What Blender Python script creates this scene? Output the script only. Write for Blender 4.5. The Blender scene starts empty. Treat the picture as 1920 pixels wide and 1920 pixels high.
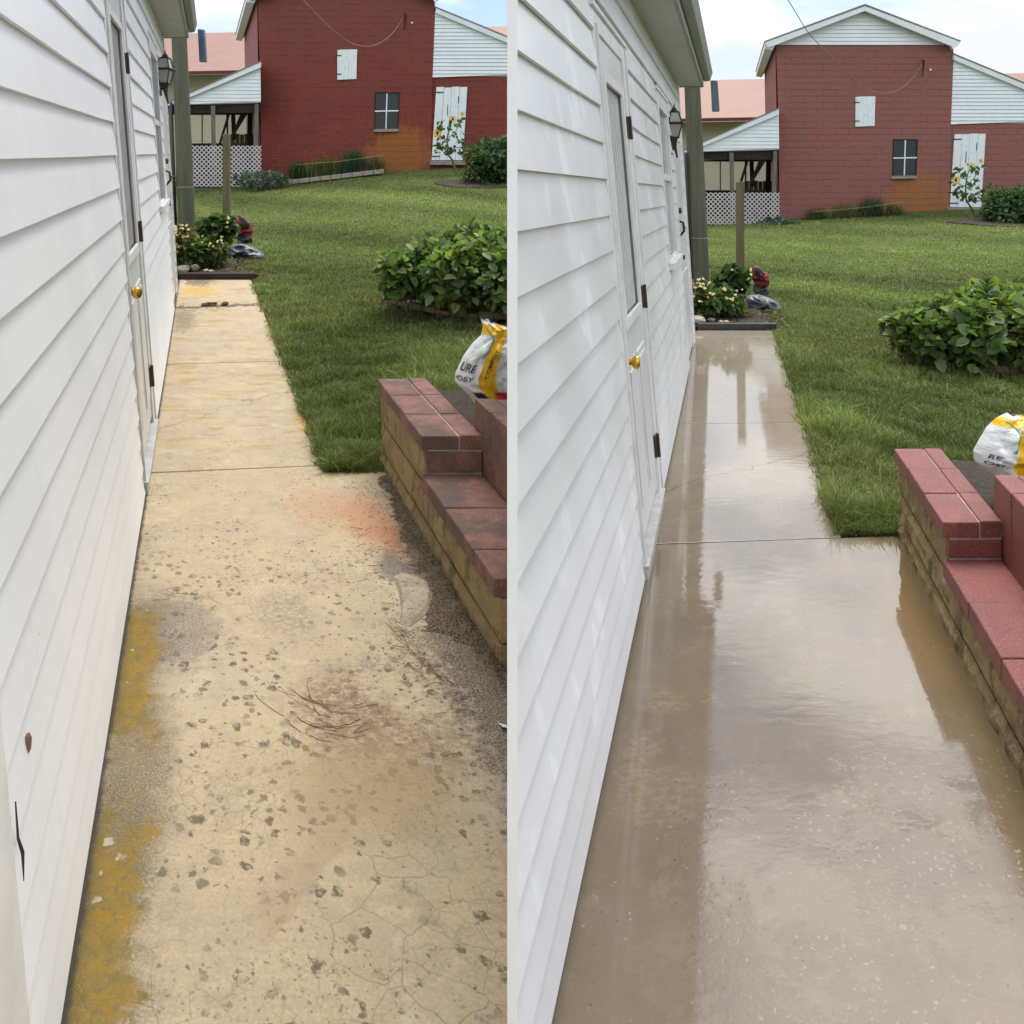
import bpy, math, random
import numpy as np
from mathutils import Vector, noise as mnoise

# ------------------------------------------------------------------ camera, sky, sun, exposure
scene = bpy.context.scene
col = scene.collection
F = 1580.0            # focal length in photo pixels (photo is 1920 wide)
EYE = 1.6             # eye height
HZ = 320.0            # photo row of the true horizon
cam_data = bpy.data.cameras.new("Camera")
cam_data.sensor_width = 36.0
cam_data.lens = F / 1920 * 36.0
cam_data.shift_y = -(960 - HZ) / 1920
cam_data.clip_start = 0.05
cam_data.clip_end = 2000
cam = bpy.data.objects.new("Camera", cam_data)
cam.location = (0, 0, EYE)
cam.rotation_euler = (math.radians(90), 0, 0)
col.objects.link(cam)
scene.camera = cam

SUN_EL, SUN_AZ = math.radians(68), math.radians(14)    # azimuth clockwise from +Y
world = bpy.data.worlds.new("World")
scene.world = world
world.use_nodes = True
wt = world.node_tree
wt.nodes.clear()
wo = wt.nodes.new('ShaderNodeOutputWorld')
bg = wt.nodes.new('ShaderNodeBackground')
sky = wt.nodes.new('ShaderNodeTexSky')
sky.sky_type = 'NISHITA'
sky.sun_disc = False
sky.sun_elevation = SUN_EL
sky.sun_rotation = SUN_AZ
sky.air_density = 1.0
sky.dust_density = 1.5
tc = wt.nodes.new('ShaderNodeTexCoord')
mp = wt.nodes.new('ShaderNodeMapping')
mp.inputs['Scale'].default_value = (2.2, 2.2, 7.0)
mp.inputs['Location'].default_value = (0.3, 0.1, 0.55)
nz = wt.nodes.new('ShaderNodeTexNoise')
nz.inputs['Scale'].default_value = 1.3
nz.inputs['Detail'].default_value = 7
nz.inputs['Roughness'].default_value = 0.55
nz.inputs['Distortion'].default_value = 0.4
cr = wt.nodes.new('ShaderNodeValToRGB')
cr.color_ramp.elements[0].position = 0.42
cr.color_ramp.elements[0].color = (0.06, 0.06, 0.06, 1)
cr.color_ramp.elements[1].position = 0.57
cr.color_ramp.elements[1].color = (1, 1, 1, 1)
mx = wt.nodes.new('ShaderNodeMixRGB')
sx = wt.nodes.new('ShaderNodeSeparateXYZ')
mr = wt.nodes.new('ShaderNodeMapRange')
mr.inputs[1].default_value = 0.14; mr.inputs[2].default_value = 0.40
mr.inputs[3].default_value = 1.0; mr.inputs[4].default_value = 2.6
vm = wt.nodes.new('ShaderNodeMixRGB'); vm.blend_type = 'MULTIPLY'; vm.inputs[0].default_value = 1
vm.inputs[1].default_value = (3.75, 3.8, 3.9, 1)
wt.links.new(mr.outputs[0], vm.inputs[2])
wt.links.new(vm.outputs[0], mx.inputs[2])
sat = wt.nodes.new('ShaderNodeHueSaturation'); sat.inputs['Saturation'].default_value = 1.15
sat.inputs['Value'].default_value = .66
wt.links.new(tc.outputs['Generated'], mp.inputs[0])
wt.links.new(tc.outputs['Generated'], sx.inputs[0])
wt.links.new(sx.outputs[2], mr.inputs[0])
wt.links.new(mp.outputs[0], nz.inputs['Vector'])
wt.links.new(nz.outputs[0], cr.inputs[0])
wt.links.new(cr.outputs[0], mx.inputs[0])
wt.links.new(sky.outputs[0], sat.inputs['Color'])
wt.links.new(sat.outputs[0], mx.inputs[1])
wt.links.new(mx.outputs[0], bg.inputs[0])
bg.inputs[1].default_value = 0.13
wt.links.new(bg.outputs[0], wo.inputs[0])

sd = bpy.data.lights.new("Sun", 'SUN')
sd.energy = 1.5
sd.angle = math.radians(30)
sd.color = (1.0, 0.96, 0.9)
so = bpy.data.objects.new("Sun", sd)
sdir = Vector((math.sin(SUN_AZ) * math.cos(SUN_EL), math.cos(SUN_AZ) * math.cos(SUN_EL), math.sin(SUN_EL)))
so.rotation_euler = sdir.to_track_quat('Z', 'Y').to_euler()
so.location = (0, -5, 12)
col.objects.link(so)
scene.view_settings.view_transform = 'Standard'
scene.view_settings.look = 'None'
scene.view_settings.exposure = 0.98
scene.view_settings.gamma = 1.0

rnd = random.Random(5)
ORD = ['first', 'second', 'third', 'fourth', 'fifth', 'sixth', 'seventh', 'eighth', 'ninth', 'tenth']

# ------------------------------------------------------------------ the two yards
class Yard:
    pass
LY = Yard(); LY.m = -.371; LY.a = .0215; LY.v0 = 286.; LY.X0 = -.275; LY.ox = 0; LY.oy = 0; LY.wet = False
RY = Yard(); RY.m = .2538; RY.a = -.0272; RY.v0 = 363.; RY.X0 = -.355; RY.ox = 972; RY.oy = 88; RY.wet = True

def W(px, py, Y):
    return Vector(((px - 960) / F * Y, Y, EYE - (py - HZ) / F * Y))

def fr(yd, xp, Y, h=0.):           # yard frame: xp across, Y depth, h above the paving
    return Vector((xp + yd.m * Y, Y, yd.a * Y + h))

def smooth(a, b, x):
    t = min(1, max(0, (x - a) / (b - a)))
    return t * t * (3 - 2 * t)

def lerp_tab(tab, x):
    if x <= tab[0][0]: return tab[0][1]
    for (x0, y0), (x1, y1) in zip(tab, tab[1:]):
        if x <= x1: return y0 + (y1 - y0) * (x - x0) / (x1 - x0)
    return tab[-1][1]

TABL = [(300, .98), (490, 1.10), (680, 1.50), (820, 1.68), (1100, 1.68)]
TABR = [(1270, .0), (1463, .08), (1655, .27), (1795, .42), (1950, .43)]

def ground(x, y):
    yy = max(y, .3)
    if y < 1.45:
        t = smooth(-.02, .06, x)
    else:
        t = smooth(966, min(1150, max(972, 1361 - 561 / yy - 8)), 960 + F * x / yy)
    px = 960 + F * x / max(yy, 8)
    def side(yd, tab):
        base = yd.a * min(y, 10) - .025 - .05 * smooth(3.8, 3.3, y)
        if y > 10:
            k = min(1, (y - 10) / 16)
            k = k * .7 + .3 * k * k
            base += (lerp_tab(tab, px) - (yd.a * 10 - .025)) * k
        return base
    if t <= 0: return side(LY, TABL)
    if t >= 1: return side(RY, TABR)
    return side(LY, TABL) * (1 - t) + side(RY, TABR) * t

def on_ground(px, py, y0=3., y1=26.):
    def f(Y):
        x = (px - 960) / F * Y
        return HZ + (EYE - ground(x, Y)) * F / Y - py
    for _ in range(40):
        m_ = (y0 + y1) / 2
        if f(m_) > 0: y0 = m_
        else: y1 = m_
    return (y0 + y1) / 2

# ------------------------------------------------------------------ object helpers
def tag(o, label=None, cat=None, group=None, kind=None):
    if label: o['label'] = label
    if cat: o['category'] = cat
    if group: o['group'] = group
    if kind: o['kind'] = kind
    return o

def thing(name, loc, label, cat, group=None):
    o = bpy.data.objects.new(name, None)
    o.empty_display_size = .1
    o.location = loc
    col.objects.link(o)
    return tag(o, label, cat, group)

class MB:
    def __init__(self):
        self.v = []; self.f = []; self.uv = None
    def add(self, vs, fs):
        n = len(self.v)
        self.v += [tuple(p) for p in vs]
        self.f += [tuple(i + n for i in f) for f in fs]
    def hexa(self, a, b):           # a: 4 corners, b: 4 corners (opposite side)
        self.add(list(a) + list(b), [(0, 1, 2, 3), (7, 6, 5, 4), (0, 4, 5, 1), (1, 5, 6, 2), (2, 6, 7, 3), (3, 7, 4, 0)])
    def box(self, x0, y0, z0, x1, y1, z1):
        self.hexa([(x0, y0, z0), (x1, y0, z0), (x1, y0, z1), (x0, y0, z1)], [(x0, y1, z0), (x1, y1, z0), (x1, y1, z1), (x0, y1, z1)])
    def fbox(self, yd, xa, xb, ya, yb, ha, hb, jit=0.):
        def p(x, y, h):
            q = fr(yd, x, y, h)
            if jit: q += Vector((rnd.uniform(-jit, jit), rnd.uniform(-jit, jit), rnd.uniform(-jit, jit)))
            return q
        self.hexa([p(xa, ya, ha), p(xb, ya, ha), p(xb, ya, hb), p(xa, ya, hb)], [p(xa, yb, ha), p(xb, yb, ha), p(xb, yb, hb), p(xa, yb, hb)])
    def prism(self, pts, vec):      # pts: polygon of Vectors, extruded by vec
        n = len(pts)
        vs = [Vector(p) for p in pts] + [Vector(p) + Vector(vec) for p in pts]
        fs = [tuple(range(n)), tuple(reversed(range(n, 2 * n)))]
        for i in range(n):
            j = (i + 1) % n
            fs.append((j, i, i + n, j + n))
        self.add(vs, fs)
    def pprism(self, yd, pts, Y, depth, rel=True):  # polygon in photo pixels at distance Y
        ox, oy = (yd.ox, yd.oy) if rel else (0, 0)
        self.prism([W(x + ox, y + oy, Y) for x, y in pts], (yd.m * depth, depth, 0))
    def tube(self, pts, r, n=8, cap=True):
        pts = [Vector(p) for p in pts]
        rings = []
        rs = r if isinstance(r, (list, tuple)) else [r] * len(pts)
        for i, p in enumerate(pts):
            d = (pts[min(i + 1, len(pts) - 1)] - pts[max(i - 1, 0)]).normalized()
            u = d.orthogonal() if abs(d.z) > .9 else d.cross(Vector((0, 0, 1)))
            if abs(d.z) > .9: u = d.cross(Vector((0, 1, 0)))
            u.normalize(); w = d.cross(u)
            rings.append([p + (u * math.cos(2 * math.pi * k / n) + w * math.sin(2 * math.pi * k / n)) * rs[i] for k in range(n)])
        vs = [q for rg in rings for q in rg]
        fs = []
        for i in range(len(rings) - 1):
            for k in range(n):
                k2 = (k + 1) % n
                fs.append((i * n + k, i * n + k2, (i + 1) * n + k2, (i + 1) * n + k))
        if cap:
            fs.append(tuple(reversed(range(n)))); fs.append(tuple(range((len(rings) - 1) * n, len(rings) * n)))
        self.add(vs, fs)
    def ball(self, c, rx, ry, rz, nu=10, nv=7, rough=0., seed=0):
        c = Vector(c); vs = []; fs = []
        for j in range(nv + 1):
            th = math.pi * j / nv
            for i in range(nu):
                ph = 2 * math.pi * i / nu
                d = Vector((math.sin(th) * math.cos(ph), math.sin(th) * math.sin(ph), math.cos(th)))
                k = 1 + rough * mnoise.noise(d * 1.6 + Vector((seed, seed * .7, 0)))
                vs.append(c + Vector((d.x * rx, d.y * ry, d.z * rz)) * k)
        for j in range(nv):
            for i in range(nu):
                i2 = (i + 1) % nu
                fs.append((j * nu + i, (j + 1) * nu + i, (j + 1) * nu + i2, j * nu + i2))
        self.add(vs, fs)
    def inflate(self, pts, thick, rings=6, dirv=(0, -1, 0), crumple=0., seed=0, back=.6):
        pts = [Vector(p) for p in pts]
        if crumple:
            dense = []
            for i in range(len(pts)):
                p0, p1, p2, p3 = pts[i - 1], pts[i], pts[(i + 1) % len(pts)], pts[(i + 2) % len(pts)]
                for k in range(4):
                    t = k / 4
                    dense.append(.5 * ((2 * p1) + (p2 - p0) * t + (2 * p0 - 5 * p1 + 4 * p2 - p3) * t * t + (3 * p1 - p0 - 3 * p2 + p3) * t ** 3))
            pts = dense; rings = 14
        c = sum(pts, Vector()) / len(pts)
        n = len(pts); d = Vector(dirv).normalized()
        vs = []; fs = []
        ks = [math.sin(math.pi / 2 * (i / rings)) for i in range(rings, -1, -1)]
        def ring(k, s):
            for p in pts:
                q = c + (p - c) * k
                off = math.sqrt(max(0, 1 - k * k))
                nn = crumple * (1 - 3.2 * abs(mnoise.noise(Vector((q.x * 7, q.y * 5, q.z * 14)) + Vector((seed, 0, 0))))) + crumple * .6 * (.5 - 2 * abs(mnoise.noise(q * 22 + Vector((seed, 3, 0)))))
                vs.append(q + d * (thick * off * s + nn * (off * .8 + .2)))
        for k in ks[:-1]: ring(k, 1)
        m1 = len(vs); vs.append(c + d * thick)
        for r in range(rings - 1):
            for i in range(n):
                j = (i + 1) % n
                fs.append((r * n + i, r * n + j, (r + 1) * n + j, (r + 1) * n + i))
        for i in range(n):
            fs.append(((rings - 1) * n + i, (rings - 1) * n + (i + 1) % n, m1))
        b0 = len(vs)
        for k in ks[1:-1]: ring(k, -back)
        m2 = len(vs); vs.append(c - d * thick * back)
        prev = 0
        for r in range(rings - 1):
            cur = b0 + r * n
            for i in range(n):
                j = (i + 1) % n
                fs.append((prev + j, prev + i, cur + i, cur + j))
            prev = cur
        for i in range(n):
            fs.append((prev + (i + 1) % n, prev + i, m2))
        self.add(vs, fs)
    def build(self, name, mat, parent=None, root=None, smooth_=False, bevel=0., label=None):
        if root is None: root = parent
        off = Vector((0, 0, 0))
        r = root
        while r is not None and r.parent is not None: r = r.parent
        if r is not None: off = r.location
        me = bpy.data.meshes.new(name)
        me.from_pydata([(a - off.x, b - off.y, c - off.z) for a, b, c in self.v], [], self.f)
        me.validate()
        me.materials.append(mat)
        if smooth_:
            me.polygons.foreach_set('use_smooth', [True] * len(me.polygons))
        o = bpy.data.objects.new(name, me)
        col.objects.link(o)
        if parent is not None: o.parent = parent
        if bevel:
            b = o.modifiers.new('Bevel', 'BEVEL'); b.width = bevel; b.segments = 2; b.limit_method = 'ANGLE'; b.angle_limit = math.radians(35)
        if label: o['label'] = label
        return o

# ------------------------------------------------------------------ node helpers
class G:
    def __init__(s, name):
        s.mat = bpy.data.materials.new(name); s.mat.use_nodes = True
        s.t = s.mat.node_tree; s.t.nodes.clear()
        s.out = s.t.nodes.new('ShaderNodeOutputMaterial')
        s.b = s.t.nodes.new('ShaderNodeBsdfPrincipled')
        s.t.links.new(s.b.outputs[0], s.out.inputs[0])
        s._tc = s.t.nodes.new('ShaderNodeTexCoord')
        s.obj = s._tc.outputs['Object']; s.uv = s._tc.outputs['UV']
    def put(s, sock, v):
        if isinstance(v, bpy.types.NodeSocket): s.t.links.new(v, sock)
        elif isinstance(v, (tuple, list)) and len(v) == 3 and sock.type == 'RGBA': sock.default_value = (*v, 1)
        else: sock.default_value = v
    def m(s, op, a, b=0., c=None):
        n = s.t.nodes.new('ShaderNodeMath'); n.operation = op
        s.put(n.inputs[0], a); s.put(n.inputs[1], b)
        if c is not None: s.put(n.inputs[2], c)
        return n.outputs[0]
    def noise(s, vec, scale, detail=3, rough=.5, dist=0.):
        n = s.t.nodes.new('ShaderNodeTexNoise')
        s.put(n.inputs['Vector'], vec); n.inputs['Scale'].default_value = scale
        n.inputs['Detail'].default_value = detail; n.inputs['Roughness'].default_value = rough; n.inputs['Distortion'].default_value = dist
        return n.outputs[0]
    def nvec(s, vec, scale, amt):     # vec + noise colour * amt
        n = s.t.nodes.new('ShaderNodeTexNoise'); s.put(n.inputs['Vector'], vec); n.inputs['Scale'].default_value = scale
        a = s.t.nodes.new('ShaderNodeVectorMath'); a.operation = 'MULTIPLY_ADD'
        s.put(a.inputs[0], n.outputs[1]); a.inputs[1].default_value = (amt, amt, amt); s.put(a.inputs[2], vec)
        return a.outputs[0]
    def vor(s, vec, scale, feature='F1', out=0, rand=1.):
        n = s.t.nodes.new('ShaderNodeTexVoronoi'); n.feature = feature
        s.put(n.inputs['Vector'], vec); n.inputs['Scale'].default_value = scale; n.inputs['Randomness'].default_value = rand
        return n.outputs[out]
    def map(s, vec, scale=(1, 1, 1), loc=(0, 0, 0), rot=(0, 0, 0)):
        n = s.t.nodes.new('ShaderNodeMapping'); s.put(n.inputs[0], vec)
        n.inputs['Scale'].default_value = scale; n.inputs['Location'].default_value = loc; n.inputs['Rotation'].default_value = rot
        return n.outputs[0]
    def xyz(s, vec):
        n = s.t.nodes.new('ShaderNodeSeparateXYZ'); s.put(n.inputs[0], vec); return n.outputs
    def comb(s, x, y, z=0.):
        n = s.t.nodes.new('ShaderNodeCombineXYZ'); s.put(n.inputs[0], x); s.put(n.inputs[1], y); s.put(n.inputs[2], z); return n.outputs[0]
    def sm(s, v, lo, hi, a=0., b=1.):
        n = s.t.nodes.new('ShaderNodeMapRange'); n.interpolation_type = 'SMOOTHSTEP'
        s.put(n.inputs[0], v); n.inputs[1].default_value = lo; n.inputs[2].default_value = hi
        n.inputs[3].default_value = a; n.inputs[4].default_value = b
        return n.outputs[0]
    def mix(s, fac, a, b, mode='MIX'):
        n = s.t.nodes.new('ShaderNodeMixRGB'); n.blend_type = mode
        s.put(n.inputs[0], fac); s.put(n.inputs[1], a); s.put(n.inputs[2], b); return n.outputs[0]
    def blob(s, u, v, cx, cy, rx, ry, jig, amt=.9, soft=.25):
        a = s.m('POWER', s.m('ABSOLUTE', s.m('DIVIDE', s.m('SUBTRACT', u, cx), rx)), 2.)
        b = s.m('POWER', s.m('ABSOLUTE', s.m('DIVIDE', s.m('SUBTRACT', v, cy), ry)), 2.)
        d = s.m('SQRT', s.m('ADD', a, b))
        d = s.m('ADD', d, s.m('MULTIPLY', s.m('SUBTRACT', jig, .5), amt * 2))
        return s.sm(d, 1 - soft, 1 + soft, 1., 0.)
    def attr(s, name):
        n = s.t.nodes.new('ShaderNodeAttribute'); n.attribute_name = name; return n.outputs['Color']
    def bump(s, h, strength=.3, dist=.01):
        n = s.t.nodes.new('ShaderNodeBump'); n.inputs['Strength'].default_value = strength; n.inputs['Distance'].default_value = dist
        s.put(n.inputs['Height'], h); s.t.links.new(n.outputs[0], s.b.inputs['Normal'])
    def fin(s, color, rough=.6, spec=.5, metal=0.):
        s.put(s.b.inputs['Base Color'], color); s.put(s.b.inputs['Roughness'], rough)
        s.put(s.b.inputs['Specular IOR Level'], spec); s.put(s.b.inputs['Metallic'], metal)
        return s.mat

def surf(name, c1, c2=None, scale=5., rough=.6, bump=0., bscale=30., spec=.4, metal=0., stretch=(1, 1, 1), c3=None):
    g = G(name)
    c2 = c2 or tuple(x * .8 for x in c1)
    vec = g.map(g.obj, stretch)
    f = g.sm(g.noise(vec, scale, 5, .6), .35, .68)
    c = g.mix(f, c1, c2)
    if c3: c = g.mix(g.sm(g.noise(vec, scale * 4.3, 4, .65), .56, .68), c, c3)
    if bump: g.bump(g.noise(vec, bscale, 4, .6), bump, .01)
    return g.fin(c, rough, spec, metal)

def siding_mat(name, wet):
    g = G(name)
    if wet:
        n = g.noise(g.map(g.obj, (1, 1.2, .8)), 2.2, 4, .55)
        c = g.mix(g.sm(n, .35, .7), (.70, .70, .69), (.75, .755, .76))
        dr = g.m('MULTIPLY', g.sm(g.noise(g.map(g.obj, (3, 3.4, 1.5)), 2.1, 1, .4), .60, .63), g.sm(n, .42, .6))
        c = g.mix(g.m('MULTIPLY', dr, .5), c, (.90, .91, .92))
        r = g.sm(n, .35, .65, .3, .4)
    else:
        n = g.noise(g.map(g.obj, (1, 1, .5)), 1.6, 5, .6)
        c = g.mix(g.sm(n, .35, .7), (.84, .84, .84), (.77, .78, .785))
        c = g.mix(g.sm(g.noise(g.obj, 38, 3, .7), .73, .78), c, (.35, .33, .28))
        r = .42
    z = g.xyz(g.obj)[2]
    g.bump(g.noise(g.map(g.obj, (3, 3, 40)), 1.2, 3, .6), .06, .01)
    return g.fin(c, r, .4)

M = {}
M['siding'] = siding_mat('white_siding', False)
M['siding_wet'] = siding_mat('rinsed_white_siding', True)
M['corner'] = surf('bright_white_paint', (.95, .95, .94), (.92, .92, .91), 4, .4)
M['trim'] = surf('white_trim_paint', (.76, .755, .73), (.66, .655, .63), 6, .4, .1, 60)
M['sill'] = surf('worn_grey_sill', (.50, .50, .47), (.38, .38, .35), 12, .5)
M['soffit'] = surf('soffit_paint', (.50, .50, .46), (.44, .44, .41), 3, .6)
M['dark_gap'] = surf('dark_gap', (.02, .02, .018))
M['black_iron'] = surf('black_iron', (.018, .015, .015), (.03, .022, .02), 40, .45)
M['hinge'] = surf('rusty_brown_hinge', (.07, .028, .02), (.02, .015, .015), 90, .5, c3=(.35, .3, .26))
M['rustmark'] = surf('rust_brown', (.30, .17, .09), (.2, .11, .06), 60)
M['brass'] = surf('polished_brass', (.72, .47, .08), (.5, .3, .05), 30, .22, metal=1.)
M['door'] = surf('white_door_paint', (.70, .70, .68), (.63, .63, .62), 3, .3)
M['gutter'] = surf('grey_gutter', (.30, .31, .27), (.25, .26, .23), 4, .5)
M['tubemetal'] = surf('blue_grey_metal', (.12, .17, .21), (.08, .12, .15), 8, .5)
M['tin_roof'] = surf('grey_roofing', (.2, .2, .2), (.15, .15, .15), 4, .7)

def glass_mat(name, col_, rough=.08):
    g = G(name)
    return g.fin(g.mix(g.noise(g.obj, 3), col_, tuple(x * .6 for x in col_)), rough, .8)
M['glass'] = glass_mat('blind_behind_glass', (.30, .32, .34))
M['dark_glass'] = glass_mat('dark_window_glass', (.010, .016, .022), .6)
M['lamp_glass'] = glass_mat('frosted_lamp_glass', (.45, .42, .40), .3)

def concrete_dry():
    g = G('stained_dry_concrete')
    u, v, _ = g.xyz(g.uv)
    uv = g.uv
    def P(px, py):
        Y = EYE * F / (py - 286.); X = (px - 960) / F * Y
        return X + .371 * Y + .275, Y
    n1 = g.noise(uv, 3.2, 5, .6); n2 = g.noise(uv, 14, 5, .65); n3 = g.noise(uv, 120, 3, .7)
    streak = g.noise(g.map(uv, (1.2, 13, 1)), 3, 5, .65)
    c = g.mix(g.sm(n1, .3, .7), (.52, .415, .265), (.44, .35, .24))
    c = g.mix(g.m('MULTIPLY', g.sm(streak, .45, .7), .55), c, (.54, .43, .26))
    c = g.mix(g.m('MULTIPLY', g.sm(n2, .52, .75), .4), c, (.40, .325, .225))
    c = g.mix(g.m('MULTIPLY', g.sm(g.noise(uv, 1.1, 2), .5, .62), .4), c, (.43, .37, .29))
    # fine grain
    c = g.mix(g.sm(n3, .3, .7, 0., .34), c, (.24, .19, .12))
    c = g.mix(g.m('MULTIPLY', g.sm(g.noise(uv, 7, 6, .8), .50, .62), .28), c, (.27, .215, .15))
    c = g.mix(g.m('MULTIPLY', g.sm(g.noise(g.map(uv, (1, 1, 1), (6, 6, 0)), 5, 6, .75), .55, .65), .35), c, (.60, .51, .37))
    # cracks (map cracking) of the surface
    dv = g.nvec(g.nvec(uv, 30, .012), 6, .12)
    e = g.vor(dv, 8.5, 'DISTANCE_TO_EDGE')
    ck = g.m('MULTIPLY', g.sm(e, .0, .017, 1., 0.), g.sm(g.m('ADD', g.noise(uv, 1.9, 2), g.m('MULTIPLY', g.sm(v, 1.6, 2.3, 1., 0.), .08)), .48, .66))
    e2 = g.vor(g.nvec(uv, 9, .06), 22, 'DISTANCE_TO_EDGE')
    ck2 = g.m('MULTIPLY', g.sm(e2, .0, .05, .6, 0.), g.sm(g.noise(uv, 2.7, 2, .5), .5, .62))
    ck = g.m('MAXIMUM', ck, ck2)
    c = g.mix(g.m('MULTIPLY', ck, .5), c, (.19, .14, .085))
    near = g.sm(v, 3.0, 3.9, 1., 0.)
    # lichen spots
    def spots(scale, thr, soft, col_, mask, sd):
        vv = g.nvec(g.nvec(g.map(uv, (1, 1, 1), (sd, sd * 2, 0)), 38, .03), 130, .010)
        d = g.vor(vv, scale)
        cellr = g.xyz(g.vor(vv, scale, 'F1', 1))[0]
        keep = g.sm(g.m('ADD', cellr, g.m('MULTIPLY', g.m('SUBTRACT', g.noise(uv, 5.5, 3, .6), .5), 1.1)), .56, .60)
        size = g.m('POWER', g.xyz(g.vor(vv, scale, 'F1', 1))[1], 1.6)
        ds = g.m('DIVIDE', d, g.m('ADD', .28, g.m('MULTIPLY', size, 1.35)))
        s = g.m('MULTIPLY', g.m('MULTIPLY', g.sm(ds, thr - soft, thr + soft, 1., 0.), keep), mask)
        return s
    region = g.m('MULTIPLY', near, g.sm(g.noise(uv, 2.2, 2), .36, .52))
    s1 = spots(31, .33, .05, None, region, 1.3)
    ringy = g.sm(g.noise(uv, 60, 2), .35, .6, .35, 1.)
    c = g.mix(g.m('MULTIPLY', g.m('MULTIPLY', s1, ringy), .9), c, (.105, .088, .052))
    s5 = spots(33, .30, .06, None, g.m('MULTIPLY', near, g.sm(g.noise(g.map(uv, (1, 1, 1), (2, 8, 0)), 2.6, 3), .44, .56)), 5.9)
    c = g.mix(g.m('MULTIPLY', s5, .75), c, (.12, .10, .065))
    region2 = g.m('MULTIPLY', g.sm(v, 3.6, 5.5, 1., .25), g.sm(g.noise(g.map(uv, (1, 1, 1), (4, 2, 0)), 3., 2), .4, .55))
    s2 = spots(46, .26, .08, None, region2, 4.1)
    c = g.mix(g.m('MULTIPLY', s2, .8), c, (.13, .10, .07))
    s4 = spots(110, .30, .1, None, region2, 2.1)
    c = g.mix(g.m('MULTIPLY', s4, .6), c, (.12, .09, .06))
    grey = spots(15, .32, .06, None, g.m('MULTIPLY', near, g.sm(g.noise(g.map(uv, (1, 1, 1), (9, 1, 0)), 2.4, 2), .52, .6)), 7.7)
    c = g.mix(g.m('MULTIPLY', g.m('MULTIPLY', grey, g.sm(g.noise(uv, 90, 3, .7), .4, .6)), .75), c, (.17, .17, .155))
    def bl(px, py, rx, ry, colr, amt, jn=None, jamt=.9, soft=.25, speck=None):
        nonlocal c
        cx, cy = P(px, py)
        k = g.blob(u, v, cx, cy, rx, ry, jn or n2, jamt, soft)
        if speck: k = g.m('MULTIPLY', k, g.sm(g.noise(uv, speck, 4, .85), .40, .56))
        c = g.mix(g.m('MULTIPLY', k, amt), c, colr)
    fine = g.noise(uv, 20, 5, .7)
    # pale brown broad soils
    bl(900, 1130, .2, .6, (.36, .29, .21), .6, n1)
    bl(640, 1330, .13, .16, (.20, .12, .075), .75, fine, 1.3, .5, 35)
    bl(760, 1400, .2, .16, (.22, .135, .08), .6, fine, 1.2, .5, 25)
    bl(700, 1480, .22, .15, (.33, .235, .12), .6, n2, .8, .6)
    bl(800, 1220, .1, .25, (.15, .10, .065), .6, fine, 1.3, .5, 30)
    bl(690, 970, .12, .25, (.42, .19, .09), .65, fine, 1.1, .5)
    bl(745, 1020, .07, .2, (.40, .17, .08), .6, fine, 1.1, .5)
    bl(600, 950, .14, .2, (.44, .26, .13), .5, fine, 1.1, .5)
    bl(740, 1065, .06, .12, (.16, .15, .13), .8, fine, .8, .4)
    bl(540, 1150, .09, .14, (.22, .18, .14), .6, fine, .9, .6, 60)
    # dark mould patches near the wall
    bl(310, 1180, .17, .21, (.135, .115, .11), .85, fine, .8, .3, 190)
    bl(250, 1440, .10, .30, (.15, .125, .095), .8, fine, 1.0, .5, 170)
    bl(200, 1590, .10, .2, (.13, .115, .07), .8, fine, 1.0, .5, 170)
    # triangular water stain
    # water stain with one sharp edge
    sd = g.m('ADD', g.m('SUBTRACT', g.m('MULTIPLY', g.m('SUBTRACT', u, .423), .787), g.m('MULTIPLY', g.m('SUBTRACT', v, 1.715), .617)), g.m('MULTIPLY', g.m('SUBTRACT', n2, .5), .05))
    k = g.m('MULTIPLY', g.sm(sd, -.004, .004, 1., 0.), g.sm(sd, -.16, -.01))
    k = g.m('MULTIPLY', k, g.m('MULTIPLY', g.sm(v, 1.70, 1.73), g.sm(v, 1.9, 2.15, 1., 0.)))
    k = g.m('MULTIPLY', k, g.sm(u, .36, .43))
    c = g.mix(g.m('MULTIPLY', k, .6), c, (.37, .265, .165))
    # mustard algae strip beside the wall
    wob = g.m('ADD', .130, g.m('MULTIPLY', g.m('SUBTRACT', g.noise(g.comb(v, 3.), 3.2, 5, .7), .5), .26))
    k = g.sm(g.m('SUBTRACT', g.m('ADD', u, g.m('MULTIPLY', g.m('SUBTRACT', g.noise(uv, 34, 5, .8), .5), .17)), wob), -.03, .03, 1., 0.)
    k = g.m('MULTIPLY', k, g.sm(g.m('ADD', v, g.m('MULTIPLY', fine, .2)), 3.0, 3.1, 1., 0.))
    hole = g.blob(u, v, .09, 2.16, .22, .16, g.noise(uv, 16, 5, .8), 2.0, .5)
    k = g.m('MULTIPLY', k, g.m('SUBTRACT', 1., g.m('MULTIPLY', hole, .85)))
    # grime halo round the moss
    kg = g.m('MULTIPLY', g.sm(g.m('SUBTRACT', g.m('ADD', u, g.m('MULTIPLY', g.m('SUBTRACT', g.noise(uv, 12, 5, .8), .5), .25)), wob), -.02, .10, 1., 0.), g.sm(v, 3.0, 3.2, 1., 0.))
    kg = g.m('MULTIPLY', kg, g.sm(g.noise(uv, 150, 4, .85), .40, .58))
    c = g.mix(g.m('MULTIPLY', kg, .6), c, (.13, .105, .07))
    must = g.mix(g.sm(n2, .3, .65), (.30, .17, .012), (.19, .14, .03))
    must = g.mix(g.sm(u, .02, .07, .7, 0.), must, (.10, .085, .03))
    must = g.mix(g.sm(g.noise(uv, 45, 5, .8), .50, .62), must, (.16, .12, .05))
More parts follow.
